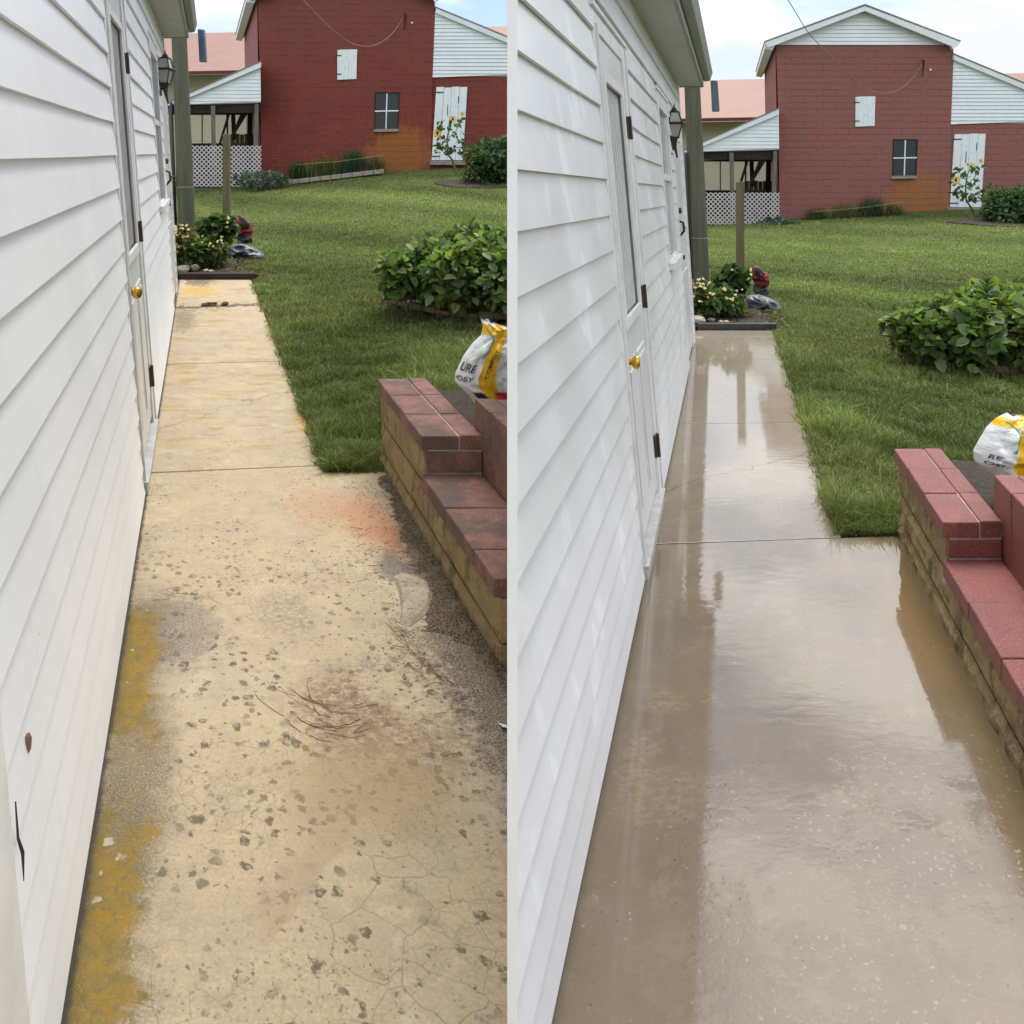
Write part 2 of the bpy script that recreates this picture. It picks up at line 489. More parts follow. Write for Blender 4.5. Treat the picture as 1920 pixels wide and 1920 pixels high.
    must = g.mix(g.sm(g.noise(uv, 120, 4, .85), .57, .66, 0., .8), must, (.34, .27, .16))
    c = g.mix(g.m('MULTIPLY', k, .92), c, must)
    wh = spots(26, .2, .04, None, g.sm(g.noise(uv, 8, 1), .5, .56), 3.3)
    c = g.mix(g.m('MULTIPLY', wh, k), c, (.42, .36, .27))
    # yellowish algae on the farther slabs
    far = g.sm(v, 4.4, 4.7)
    k = g.m('MULTIPLY', far, g.sm(g.noise(g.map(uv, (1.4, 3, 1), (0, .3, 0)), 2.4, 5, .65), .51, .66))
    c = g.mix(g.m('MULTIPLY', k, .75), c, (.36, .24, .07))
    k = g.m('MULTIPLY', far, g.sm(g.noise(g.map(uv, (1.2, 5, 1), (5, .3, 0)), 3, 5, .7), .56, .7))
    c = g.mix(g.m('MULTIPLY', k, .6), c, (.27, .21, .12))
    bl(590, 790, .12, .2, (.42, .26, .05), .8, fine, 1.0, .4)
    bl(370, 545, .2, .35, (.46, .29, .05), .75, g.noise(g.map(uv, (6, 2, 1)), 3, 4, .7), 1.4, .6)
    jb = g.m('ABSOLUTE', g.m('SUBTRACT', v, g.m('ADD', 8.68, g.m('MULTIPLY', u, .22))))
    k = g.m('MULTIPLY', g.sm(g.m('ADD', jb, g.m('MULTIPLY', g.m('SUBTRACT', g.noise(g.map(uv, (9, 3, 1)), 2, 4, .8), .5), .5)), .02, .12, 1., 0.), .85)
    c = g.mix(k, c, (.12, .07, .045))
    bl(345, 598, .1, .5, (.20, .14, .10), .7, g.noise(g.map(uv, (6, 2, 1)), 3, 4, .7), 1.6, .6)
    bl(372, 528, .17, .3, (.12, .08, .06), .8, g.noise(g.map(uv, (6, 2, 1)), 3, 4, .7), 1.6, .5)
    # long crack on the second slab
    lc = g.m('ABSOLUTE', g.m('SUBTRACT', v, g.m('ADD', g.m('MULTIPLY', u, .95), g.m('ADD', 4.85, g.m('MULTIPLY', g.m('SUBTRACT', g.noise(uv, 6, 3), .5), .35)))))
    c = g.mix(g.m('MULTIPLY', g.m('MULTIPLY', g.sm(lc, .0, .012, 1., 0.), far), .7), c, (.15, .11, .07))
    # dirt and grit washed against the planter
    d = g.m('SUBTRACT', 1.205, u)
    wd = g.m('ADD', .05, g.m('MULTIPLY', g.sm(v, 2.6, 4.2, 1., 0.), .15))
    dd = g.m('ADD', g.m('DIVIDE', d, wd), g.m('MULTIPLY', g.m('SUBTRACT', fine, .5), 1.6))
    k = g.m('MULTIPLY', g.sm(dd, .55, 1.15, 1., 0.), g.sm(v, 3.7, 4.2, 1., 0.))
    dirt = g.mix(g.sm(g.noise(uv, 160, 4, .85), .44, .56), (.035, .028, .022), (.22, .185, .14))
    dirt = g.mix(g.sm(g.vor(uv, 120), .16, .26, .8, 0.), dirt, (.42, .38, .32))
    c = g.mix(g.m('MULTIPLY', k, .88), c, dirt)
    cx, cy = P(775, 1130)
    k = g.blob(u, v, cx, cy, .05, .14, fine, 1.3, .4)
    c = g.mix(g.m('MULTIPLY', k, .8), c, (.45, .40, .30))
    # darkness of the gap under the wall boards, painted into the paving
    c = g.mix(g.sm(g.m('ADD', u, g.m('MULTIPLY', g.m('SUBTRACT', fine, .5), .03)), .026, .042, .9, 0.), c, (.055, .05, .04))
    hgt = g.m('ADD', g.m('MULTIPLY', n3, .5), g.m('MULTIPLY', g.noise(uv, 260, 2, .6), .5))
    hgt = g.m('SUBTRACT', hgt, g.m('MULTIPLY', ck, 1.2))
    g.bump(hgt, .35, .004)
    return g.fin(c, .82, .25)

def concrete_wet():
    g = G('rinsed_wet_concrete')
    u, v, _ = g.xyz(g.uv); uv = g.uv
    def P(px, py):
        Y = EYE * F / (py - 363.); X = (px - 960) / F * Y
        return X - .2538 * Y + .355, Y
    n1 = g.noise(uv, 2.6, 4, .55); n2 = g.noise(uv, 12, 5, .6); fine = g.noise(uv, 22, 5, .7)
    c = g.mix(g.sm(n1, .3, .7), (.285, .225, .15), (.25, .205, .155))
    c = g.mix(g.m('MULTIPLY', g.sm(g.noise(g.map(uv, (1, 1, 1), (3, 7, 0)), 2.1, 3), .45, .65), .6), c, (.21, .18, .105))
    c = g.mix(g.m('MULTIPLY', g.sm(n2, .5, .75), .35), c, (.30, .22, .14))
    c = g.mix(g.sm(g.noise(uv, 130, 3, .7), .35, .7, 0., .22), c, (.15, .12, .085))
    c = g.mix(g.m('MULTIPLY', g.sm(g.noise(g.map(uv, (1, 1, 1), (2, 5, 0)), 4.5, 6, .75), .5, .62), .4), c, (.19, .16, .12))
    c = g.mix(g.m('MULTIPLY', g.sm(g.noise(g.map(uv, (1, 1, 1), (8, 5, 0)), 6, 6, .75), .53, .64), .35), c, (.37, .30, .22))
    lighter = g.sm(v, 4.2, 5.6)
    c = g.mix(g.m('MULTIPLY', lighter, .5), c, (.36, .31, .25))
    cre = (.42, .33, .20)
    for px, py, rx, ry, a in ((1245, 1318, .06, .05, .75), (1330, 1308, .03, .03, .6), (1205, 1400, .06, .05, .65), (1190, 1455, .05, .07, .7), (1225, 1520, .09, .05, .55), (1250, 1475, .1, .06, .5)):
        cx, cy = P(px, py)
        c = g.mix(g.m('MULTIPLY', g.m('MULTIPLY', g.blob(u, v, cx, cy, rx, ry, fine, 1.6, .5), g.sm(g.noise(g.map(uv, (1, 1.6, 1)), 36, 5, .75), .42, .58)), a), c, cre)
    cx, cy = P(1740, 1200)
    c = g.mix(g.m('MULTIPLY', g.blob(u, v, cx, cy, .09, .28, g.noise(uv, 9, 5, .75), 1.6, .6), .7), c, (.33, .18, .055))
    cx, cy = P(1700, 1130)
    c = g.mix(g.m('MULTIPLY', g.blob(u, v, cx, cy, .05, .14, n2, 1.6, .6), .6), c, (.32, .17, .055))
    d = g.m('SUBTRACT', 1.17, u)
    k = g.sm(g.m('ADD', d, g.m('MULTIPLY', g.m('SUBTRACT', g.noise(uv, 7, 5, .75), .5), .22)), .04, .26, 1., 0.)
    c = g.mix(g.m('MULTIPLY', k, .75), c, (.17, .115, .045))  # amber stain, with the planter's brown reflection painted into the colour
    # exposed aggregate pits
    vv = g.nvec(uv, 60, .02)
    vv = g.nvec(vv, 150, .012)
    dd = g.vor(vv, 52); cell = g.xyz(g.vor(vv, 52, 'F1', 1))[0]
    msk = g.m('MULTIPLY', g.sm(v, 2.1, 2.6, 1., 0.), g.sm(g.noise(uv, 3.1, 5, .7), .42, .56))
    msk = g.m('MULTIPLY', msk, g.sm(u, .25, .45))
    pit = g.m('MULTIPLY', g.m('MULTIPLY', g.sm(dd, .14, .34, 1., 0.), g.sm(cell, .35, .4)), msk)
    c = g.mix(g.m('MULTIPLY', pit, .6), c, (.44, .39, .34))
    pit2 = g.m('MULTIPLY', g.m('MULTIPLY', g.sm(g.vor(g.nvec(uv, 50, .02), 60), .16, .28, 1., 0.), g.sm(g.noise(uv, 17, 2), .6, .66)), g.sm(v, 2.2, 4.5, 1., 0.))
    c = g.mix(g.m('MULTIPLY', pit2, .6), c, (.50, .46, .38))
    dk = g.m('MULTIPLY', g.sm(g.vor(g.nvec(g.map(uv, (1, 1, 1), (2, 2, 0)), 50, .02), 30), .08, .13, 1., 0.), g.sm(g.noise(uv, 9, 2), .5, .56))
    c = g.mix(g.m('MULTIPLY', dk, .7), c, (.07, .055, .04))
    e = g.vor(g.nvec(uv, 5, .12), 5.5, 'DISTANCE_TO_EDGE')
    ck = g.m('MULTIPLY', g.sm(e, 0., .018, 1., 0.), g.sm(g.noise(uv, 1.4, 2), .5, .62))
    c = g.mix(g.m('MULTIPLY', ck, .25), c, (.13, .10, .07))
    lc = g.m('ABSOLUTE', g.m('SUBTRACT', v, g.m('ADD', g.m('MULTIPLY', u, .75), g.m('ADD', 4.55, g.m('MULTIPLY', g.m('SUBTRACT', g.noise(uv, 6, 3), .5), .35)))))
    c = g.mix(g.m('MULTIPLY', g.m('MULTIPLY', g.sm(lc, .0, .010, 1., 0.), g.sm(v, 4.1, 4.3)), .7), c, (.09, .07, .05))
    c = g.mix(g.sm(g.m('ADD', u, g.m('MULTIPLY', g.m('SUBTRACT', fine, .5), .03)), .02, .045, .5, 0.), c, (.14, .12, .10))
    c = g.mix(g.sm(v, 4.6, 2.0, 0., 1.) if False else g.sm(v, 2.6, 5.2, .42, 0.), c, (.12, .09, .06))  # near end darkened in the colour to offset the sky's reflection
    r = g.sm(g.noise(uv, 5, 3), .3, .75, .02, .08)
    r = g.m('ADD', r, g.m('MULTIPLY', pit, .25))
    hh = g.m('ADD', g.m('MULTIPLY', g.noise(g.map(uv, (1, 2.2, 1)), 11, 3, .5), .6), g.m('MULTIPLY', fine, .12))
    hh = g.m('ADD', hh, g.m('MULTIPLY', pit, -1.2))
    hh = g.m('ADD', hh, g.m('MULTIPLY', g.m('MULTIPLY', msk, g.noise(uv, 70, 4, .8)), 1.2))
    g.bump(hh, .10, .006)
    g.b.inputs['IOR'].default_value = 1.56
    return g.fin(c, r, .62)

M['dry'] = concrete_dry()
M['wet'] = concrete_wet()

def lawn_mat():
    g = G('mown_lawn')
    v = g.obj
    n1 = g.noise(v, .35, 3); n2 = g.noise(v, 3.5, 5, .7); n3 = g.noise(g.map(v, (1, 2.5, 1)), 22, 4, .75)
    c = g.mix(g.sm(n1, .35, .65), (.11, .145, .033), (.13, .162, .042))
    c = g.mix(g.sm(n2, .35, .7), c, (.08, .112, .026))
    st = g.noise(g.map(v, (.9, .12, 1), (0, 0, 0), (0, 0, .9)), 2.0, 3)
    c = g.mix(g.m('MULTIPLY', g.sm(st, .48, .60), .55), c, (.155, .175, .065))
    c = g.mix(g.m('MULTIPLY', g.sm(n3, .45, .7), .45), c, (.055, .085, .02))
    c = g.mix(g.m('MULTIPLY', g.sm(g.noise(v, 30, 4, .8), .58, .72), .5), c, (.19, .21, .08))
    g.bump(g.noise(v, 26, 5, .8), .9, .05)
    return g.fin(c, .85, .15)
M['lawn'] = lawn_mat()
M['soil'] = surf('dark_garden_soil', (.05, .036, .025), (.03, .022, .016), 20, .95, 1., 60, c3=(.11, .08, .055))

def attr_leaf(name, rough=.5, trans=.38):
    g = G(name)
    c = g.mix(g.sm(g.noise(g.obj, 60, 2), .3, .7, .0, .35), g.attr('tint'), (.10, .12, .03))
    m = g.fin(g.attr('tint'), rough, .3)
    tr = g.t.nodes.new('ShaderNodeBsdfTranslucent'); g.put(tr.inputs[0], g.mix(1., g.attr('tint'), (1.5, 1.6, .8), 'MULTIPLY'))
    ms = g.t.nodes.new('ShaderNodeMixShader'); ms.inputs[0].default_value = trans
    g.t.links.new(g.b.outputs[0], ms.inputs[1]); g.t.links.new(tr.outputs[0], ms.inputs[2]); g.t.links.new(ms.outputs[0], g.out.inputs[0])
    return m
M['leaf'] = attr_leaf('leaf_green', .42)
M['blade'] = attr_leaf('grass_blade', .6, .2)
M['petal'] = attr_leaf('flower_petal', .6)

# ------------------------------------------------------------------ fast tinted meshes
def tinted(name, V, faces_flat, loop_total, tints, mat, parent=None, loc=None):
    """V (n,3) world; faces_flat 1-d indices; loop_total per face; tints (n,3) per vertex"""
    off = np.array(loc if loc is not None else (0, 0, 0), dtype=np.float32)
    me = bpy.data.meshes.new(name)
    n = len(V)
    me.vertices.add(n); me.vertices.foreach_set('co', (V - off).astype(np.float32).ravel())
    me.loops.add(len(faces_flat)); me.loops.foreach_set('vertex_index', faces_flat.astype(np.int32))
    starts = np.concatenate([[0], np.cumsum(loop_total)[:-1]]).astype(np.int32)
    me.polygons.add(len(loop_total)); me.polygons.foreach_set('loop_start', starts)
    me.update(calc_edges=True)
    at = me.color_attributes.new('tint', 'FLOAT_COLOR', 'POINT')
    at.data.foreach_set('color', np.concatenate([tints, np.ones((n, 1))], 1).astype(np.float32).ravel())
    me.materials.append(mat)
    o = bpy.data.objects.new(name, me)
    col.objects.link(o)
    if parent is not None: o.parent = parent
    return o

def leaves(P, D, U, S, Wd, tint, rng, fold=.25, curl=.25):
    """n leaves: base P, direction D, up U, length S, width Wd -> V, flat faces, totals, tints"""
    n = len(P)
    D = D / (np.linalg.norm(D, axis=1, keepdims=True) + 1e-9)
    R = np.cross(D, U); R /= (np.linalg.norm(R, axis=1, keepdims=True) + 1e-9)
    N = np.cross(R, D)
    S = S[:, None]; Wd = Wd[:, None]
    prof = [(0., 0.), (.26, .44), (.72, .42), (1., 0.), (.72, -.42), (.26, -.44)]
    V = np.zeros((n, 6, 3))
    for i, (a, b) in enumerate(prof):
        V[:, i] = P + D * S * a + R * Wd * b + N * (abs(b) * Wd * fold * 2 - curl * S * a * a)
    V = V.reshape(-1, 3)
    base = (np.arange(n) * 6)[:, None]
    f = np.concatenate([base + np.array([[0, 1, 2, 3]]), base + np.array([[0, 3, 4, 5]])], 1).reshape(-1)
    tot = np.full(2 * n, 4)
    T = np.repeat(tint, 6, axis=0)
    return V, f, tot, T

def rand_dirs(n, rng, upb=.3):
    d = rng.normal(size=(n, 3)); d[:, 2] += upb
    return d / np.linalg.norm(d, axis=1, keepdims=True)

def tints(n, rng, cols, jit=.25):    # small natural variation
    cols = np.array(cols)
    t = cols[rng.integers(0, len(cols), n)]
    return t * (1 + rng.uniform(-jit, jit, (n, 1)))

def leaf_cloud(name, c, rad, n, size, cols, seed, parent=None, loc=None, mat='leaf', wr=.7, upb=.4, shell=.55, lump=.35):
    rng = np.random.default_rng(seed)
    d = rand_dirs(n, rng, .15)
    r = rng.uniform(shell, 1, n) ** .6
    lum = np.array([1 + lump * mnoise.noise(Vector(x) * 2.2 + Vector((seed, 0, 0))) for x in d])
    P = np.array(c) + d * np.array(rad) * (r * lum)[:, None]
    D = d * .7 + rng.normal(size=(n, 3)) * .6; D[:, 2] += upb * .3
    U = d * .8 + rng.normal(size=(n, 3)) * .35; U[:, 2] += 1.
    s = size * rng.uniform(.55, 1.25, n)
    V, f, t, T = leaves(P, D, U, s, s * wr, tints(n, rng, cols), rng)
    return tinted(name, V, f, t, T, M[mat], parent, loc)

GREEN = [(.065, .11, .028), (.09, .145, .035), (.045, .08, .02), (.12, .175, .055)]
DGREEN = [(.04, .08, .026), (.06, .11, .036), (.085, .14, .05), (.03, .06, .02)]

# ------------------------------------------------------------------ ground sheet
def build_ground():
    ys = [-12, -6, -3, -1, 0, .7, 1.2, 1.44, 1.46] + list(np.arange(1.7, 8, .35)) + list(np.arange(8, 30, .6)) + [32, 36, 42, 50, 65, 90, 130, 200, 320]
    pxs = list(np.arange(-1500, 0, 250)) + list(np.arange(0, 960, 60)) + list(np.arange(960, 1160, 15)) + list(np.arange(1180, 2000, 60)) + list(np.arange(2050, 3600, 250))
    vs, fs = [], []
    for y in ys:
        for px in pxs:
            k = (px - 960) / F
            x = k * max(y, 3.) if y > 1.45 else k * 3.
            if abs(k) > .9: x += math.copysign(1, k) * (abs(k) - .9) * 50
            z = ground(x, y)
            if y > 60: z = z + (-.2 - z) * min(1, (y - 60) / 60)
            und = .02 * mnoise.noise(Vector((x * .7, y * .5, 0))) if y > 5 else 0
            vs.append((x, y, z + und))
    n = len(pxs)
    for j in range(len(ys) - 1):
        for i in range(n - 1):
            fs.append((j * n + i, j * n + i + 1, (j + 1) * n + i + 1, (j + 1) * n + i))
    mb = MB(); mb.add(vs, fs)
    tag(mb.build('lawn', M['lawn'], smooth_=True), kind='structure')
build_ground()

# ------------------------------------------------------------------ paving
def paving(yd, name, mat, slabs):
    """slabs: polygons in (t, Y) where t is metres from the wall base"""
    vs = []; fs = []; uvs = []
    for poly in slabs:
        n = len(poly); b = len(vs)
        for (t, Y) in poly: vs.append(fr(yd, yd.X0 + t, Y, 0.)); uvs.append((t, Y))
        for (t, Y) in poly: vs.append(fr(yd, yd.X0 + t, Y, -.12)); uvs.append((t, Y))
        fs.append(tuple(range(b, b + n)))
        for i in range(n):
            j = (i + 1) % n
            fs.append((b + j, b + i, b + i + n, b + j + n))
    me = bpy.data.meshes.new(name); me.from_pydata([tuple(v) for v in vs], [], fs)
    lay = me.uv_layers.new(name='UVMap')
    for p in me.polygons:
        for li in p.loop_indices:
            lay.data[li].uv = uvs[me.loops[li].vertex_index]
    me.materials.append(mat)
    o = bpy.data.objects.new(name, me); col.objects.link(o)
    b = o.modifiers.new('Bevel', 'BEVEL'); b.width = .0012 if yd.wet else .006; b.segments = 2; b.limit_method = 'ANGLE'; b.angle_limit = math.radians(40)
    return tag(o, kind='structure')

g_ = .006
def cut(t, Y, k=.11): return (t, Y + k * (t - .45))
LWd = .915
pad_L = [(-.03, -1.5), (.275 + 0.55, -1.5), (.275 + 0.55, 1.4), (1.32, 2.9), (1.30, 4.0), cut(1.20, 4.2), cut(1.12, 4.27 - .02), cut(1.0, 4.26 - .008), cut(-.03, 4.26 - g_)]
paving(LY, 'concrete_path', M['dry'], [
    [(-.03, -1.5), (.275, -1.5), (.82, 1.35), (1.32, 2.9), (1.30, 4.0), (1.22, 4.24), (1.14, 4.30), cut(1.02, 4.26), cut(-.03, 4.26 - g_)],
    [cut(-.03, 4.26 + g_), cut(LWd, 4.26 + g_), cut(LWd + .002, 6.42 - g_), cut(-.03, 6.42 - g_)],
    [cut(-.03, 6.42 + g_), cut(LWd, 6.42 + g_), cut(LWd + .003, 8.75 - g_), cut(-.03, 8.75 - g_)],
    [cut(-.03, 8.75 + g_), cut(LWd, 8.75 + g_), (LWd + .01, 10.6), (-.03, 10.6)]])
RW = .89
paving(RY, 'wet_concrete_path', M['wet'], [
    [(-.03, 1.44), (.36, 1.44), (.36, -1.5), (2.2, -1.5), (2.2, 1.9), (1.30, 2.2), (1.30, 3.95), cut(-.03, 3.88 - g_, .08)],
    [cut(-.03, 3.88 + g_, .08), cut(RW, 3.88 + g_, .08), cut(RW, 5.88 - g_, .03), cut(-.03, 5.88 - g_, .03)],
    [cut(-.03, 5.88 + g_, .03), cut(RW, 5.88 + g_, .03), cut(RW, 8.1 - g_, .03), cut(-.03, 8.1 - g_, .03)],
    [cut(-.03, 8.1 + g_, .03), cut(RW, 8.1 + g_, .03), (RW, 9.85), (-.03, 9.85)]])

# ------------------------------------------------------------------ white houses
def house(yd, P):
    wet = yd.wet
    Lk0, Lk1 = P['lean']
    def L(Y): return Lk0 - Lk1 * Y
    def hp(Y, h, out=0.):
        return Vector((yd.X0 + yd.m * Y - L(Y) * h + out, Y, yd.a * Y + h))
    def nearY(h, out=0., k=.0068):
        if not wet: return -1.5
        return (-yd.X0 + Lk0 * h - out) / (yd.m + Lk1 * h - k)
    Ye = P['Yend']; H = P['H']
    root = thing('white_house', hp(Ye / 2, 0), P['label'], 'house')
    sid = MB()
    ops = P['open']
    h = .035; i = 0
    exps = []
    while h < H - .02:
        e = (.106 + .0033 * i) * P['es']
        exps.append((h, min(h + e, H))); h += e; i += 1
    for (h0, h1) in exps:
        segs = [(nearY(h0, .027, .0045), Ye)]
        for (ya, yb, ha, hb) in ops:
            if (h0 + h1) / 2 < ha or (h0 + h1) / 2 > hb: continue
            ns = []
            for a, b in segs:
                if yb <= a or ya >= b: ns.append((a, b)); continue
                if ya > a: ns.append((a, ya))
                if yb < b: ns.append((yb, b))
            segs = ns
        for a, b in segs:
            if b - a < .02: continue
            # board joints
            cuts = [a]
            y = a + rnd.uniform(1.2, 3.4)
            while y < b - .5:
                cuts.append(y); y += rnd.uniform(2.2, 3.6)
            cuts.append(b)
            for a2, b2 in zip(cuts, cuts[1:]):
                n = max(1, int((b2 - a2) / .5))
                for k in range(n):
                    y0 = a2 + (b2 - a2) * k / n + (.0006 if k == 0 else 0); y1 = a2 + (b2 - a2) * (k + 1) / n
                    def w(y): return .0035 * mnoise.noise(Vector((y * .9, h0 * 7, 0))) + .002 * mnoise.noise(Vector((y * 3, h0 * 5, 4)))
                    o0, o1 = .027 + w(y0) * .8, .027 + w(y1) * .8
                    lo0, lo1 = h0 - .012 + w(y0), h0 - .012 + w(y1)
                    if wet and k == 0 and a2 == a: y0t = max(y0, nearY(h1, .008, .0045))
                    else: y0t = y0
                    y1t = max(y1, y0t + .01)
                    A = [hp(y0, lo0, o0), hp(y1, lo1, o1), hp(y1t, h1, .008), hp(y0t, h1, .008)]
                    B = [hp(y0, lo0, o0 - .016), hp(y1, lo1, o1 - .016), hp(y1t, h1, -.004), hp(y0t, h1, -.004)]
                    sid.hexa(A, B)
    sm = M['siding_wet'] if wet else M['siding']
    s = sid.build('siding', sm, root)
    # backing wall
    mb = MB()
    a = nearY(0) + .0; a2 = nearY(H)
    T = .11 if wet else .14
    NH, NY = 6, 22
    ex = .4 if wet else 0
    def gy(i, h, e=0.):
        q = nearY(max(0, h)) + .01 + e
        return q + (Ye - q) * i / NY
    vs = []; fs = []
    for (oo, e) in ((-.012, 0.), (-T, ex)):
        for j in range(NH + 1):
            h = -.15 + (H + .15) * j / NH
            for i in range(NY + 1): vs.append(hp(gy(i, h, e), h, oo))
    KK = (NH + 1) * (NY + 1)
    for q in (0, 1):
        for j in range(NH):
            for i in range(NY):
                a_ = q * KK + j * (NY + 1) + i
                ff = (a_, a_ + 1, a_ + NY + 2, a_ + NY + 1)
                fs.append(ff if q == 0 else ff[::-1])
    for j in range(NH):
        for i in (0, NY):
            a_ = j * (NY + 1) + i
            fs.append((a_, a_ + NY + 1, a_ + NY + 1 + KK, a_ + KK))
    for j in (0, NH):
        for i in range(NY):
            a_ = j * (NY + 1) + i
            fs.append((a_, a_ + 1, a_ + 1 + KK, a_ + KK))
    mb.add(vs, fs)
    mb.build('wall', M['siding_wet'] if wet else M['dark_gap'], root)
    mb = MB()      # dark foundation strip under the boards
    mb.hexa([hp(a + .05, -.1, .004), hp(Ye, -.1, .004), hp(Ye, .032, .004), hp(a + .05, .032, .004)], [hp(a + .05, -.1, -.004), hp(Ye, -.1, -.004), hp(Ye, .032, -.004), hp(a + .05, .032, -.004)])
    mb.build('foundation', M['dark_gap'], root)
    if not wet:    # far gable and body
        mb = MB()
        A = [hp(Ye - .02, -.1, -.15), hp(Ye - .02, -.1, -5), hp(Ye - .02, H, -5), hp(Ye - .02, H, -.15)]
        mb.prism(A, (0, -.1, 0)); mb.build('end_wall', M['siding'], root)
    else:
        mb = MB()
        mb.box(-.0080, 1.385, -.6, .0090, 1.425, H - .05)
        mb.build('corner_board', M['corner'], root, bevel=.001)
        mb = MB()
        mb.box(-.0035, 1.426, -.6, .0035, 3.15, H - .07)
        mb.build('end_wall', M['trim'], root)
    # far corner trim
    mb = MB(); mb.hexa([hp(Ye, -.02, .035), hp(Ye + .02, -.02, .035), hp(Ye + .02, H, .035), hp(Ye, H, .035)], [hp(Ye, -.02, -.1), hp(Ye + .02, -.02, -.1), hp(Ye + .02, H, -.1), hp(Ye, H, -.1)])
    mb.build('corner_trim', M['trim'], root)

    def slab(mb, ya, yb, ha, hb, oa, ob):
        mb.hexa([hp(ya, ha, ob), hp(yb, ha, ob), hp(yb, hb, ob), hp(ya, hb, ob)], [hp(ya, ha, oa), hp(yb, ha, oa), hp(yb, hb, oa), hp(ya, hb, oa)])
    # ---- near door
    D = P['door']; ya, yb, hd = D['ya'], D['yb'], D['h']
    cw = .085
    mb = MB()
    slab(mb, ya, ya + cw * .55, .0, hd, -.02, .020); slab(mb, ya + cw * .55, ya + cw * .8, .03, hd - .06, -.02, .032)
    slab(mb, yb - cw * 1.6, yb, .0, hd, -.02, .022); slab(mb, yb - cw * .4, yb - cw * .1, .0, hd, .022, .030)
    slab(mb, ya + cw * .55, yb - cw * 1.6, hd - cw, hd, -.02, .020)
    slab(mb, ya - .03, yb + .03, hd, hd + .025, -.01, .034)
    mb.build('door_frame', M['trim'], root, bevel=.003)
    mb = MB(); slab(mb, ya + .03, yb - .07, .0, .05, -.02, .036); slab(mb, ya + .03, yb - .07, .05, .062, -.02, .044)
    mb.build('threshold', M['sill'], root, bevel=.003)
    y0, y1 = ya + cw * .8, yb - cw * 1.6
    h0, h1 = .10, hd - cw
    gy0, gy1, gh0, gh1 = y0 + .10, y1 - .12, D['g0'], D['g1']
    mb = MB()
    slab(mb, y0, gy0, h0, h1, -.02, .010); slab(mb, gy1, y1, h0, h1, -.02, .010)
    slab(mb, gy0, gy1, h0, gh0, -.02, .010); slab(mb, gy0, gy1, gh1, h1, -.02, .010)
    for (p0, p1, q0, q1) in ((gy0 - .02, (gy0 + gy1) / 2 - .03, .22, gh0 - .18), ((gy0 + gy1) / 2 + .03, gy1 + .02, .22, gh0 - .18)):   # raised panels
        slab(mb, p0, p1, q0, q1, .010, .018)
        slab(mb, p0 + .03, p1 - .03, q0 + .03, q1 - .03, .018, .012 + .012)
    door = mb.build('door', M['door'], root, bevel=.003)
    mb = MB()
    for (p0, p1, q0, q1) in ((gy0 - .015, gy0 + .03, gh0 - .03, gh1 + .03), (gy1 - .03, gy1 + .015, gh0 - .03, gh1 + .03), (gy0 + .03, gy1 - .03, gh1 - .015, gh1 + .03), (gy0 + .03, gy1 - .03, gh0 - .03, gh0 + .02)):
        slab(mb, p0, p1, q0, q1, .0105, .026)
    mb.build('glass_frame', M['trim'], door, bevel=.003)
    mb = MB(); slab(mb, gy0, gy1, gh0, gh1, -.015, -.003); mb.build('door_glass', M['glass'], door)
    mb = MB()
    nb = 9
    for k in range(nb):
        y = gy0 + .03 + (gy1 - gy0 - .06) * (k + .5) / nb
        slab(mb, y - .004, y + .004, gh0 + .02, gh1 - .015, -.003, .002)
    mb.build('glazing_bars', M['trim'], door)
    for hh in D['hinges']:
        mb = MB(); yh = y1 + .01
        slab(mb, yh - .035, yh + .045, hh - .055, hh + .055, .0105, .0255)
        mb.tube([hp(yh, hh - .06, .032), hp(yh, hh + .06, .032)], .009, 8)
        mb.build('hinge', M['hinge'], door)
    mb = MB()
    kp = hp(y0 + .055, D['knob'], 0)
    mb.tube([kp + Vector((.010, 0, 0)), kp + Vector((.016, 0, 0)), kp + Vector((.018, 0, 0))], [.036, .034, .02], 20)
    mb.tube([kp + Vector((.018, 0, 0)), kp + Vector((.035, 0, 0)), kp + Vector((.045, 0, 0)), kp + Vector((.060, 0, 0)), kp + Vector((.068, 0, 0)), kp + Vector((.070, 0, 0))], [.013, .013, .027, .031, .022, .006], 20)
    mb.build('door_knob', M['brass'], door, smooth_=True)
    # ---- window
    (wa, wb, ha, hb) = P['win']
    mb = MB()
    slab(mb, wa, wa + .10, ha, hb, -.02, .024); slab(mb, wb - .10, wb, ha, hb, -.02, .024)
    slab(mb, wa + .10, wb - .10, hb - .12, hb, -.02, .024)
    slab(mb, wa - .03, wb + .03, ha - .05, ha, -.02, .060)
    slab(mb, wa + .10, wb - .10, (ha + hb) / 2 - .025, (ha + hb) / 2 + .025, -.015, .012)
    slab(mb, wa - .03, wb + .03, hb, hb + .03, -.02, .035)
    wf = mb.build('window', M['trim'], root, bevel=.003)
    mb = MB(); slab(mb, wa + .10, wb - .10, ha, hb - .12, -.018, -.008); mb.build('window_glass', M['glass'], wf)
    # ---- far door
    (da, db, dh) = P['door2']
    mb = MB()
    slab(mb, da, da + .10, 0, dh, -.02, .022); slab(mb, db - .08, db, 0, dh, -.02, .022); slab(mb, da + .10, db - .08, dh - .09, dh, -.02, .022)
    mb.build('door_frame', M['trim'], root, bevel=.003)
    mb = MB(); slab(mb, da + .10, db - .08, .03, dh - .09, -.02, .008)
    slab(mb, da + .22, db - .2, .25, .85, .008, .018); slab(mb, da + .22, db - .2, 1.15, dh - .3, .008, .016)
    d2 = mb.build('door', M['door'], root, bevel=.002)
    mb = MB()
    kp = hp(da + .17, P['h2'], .008)
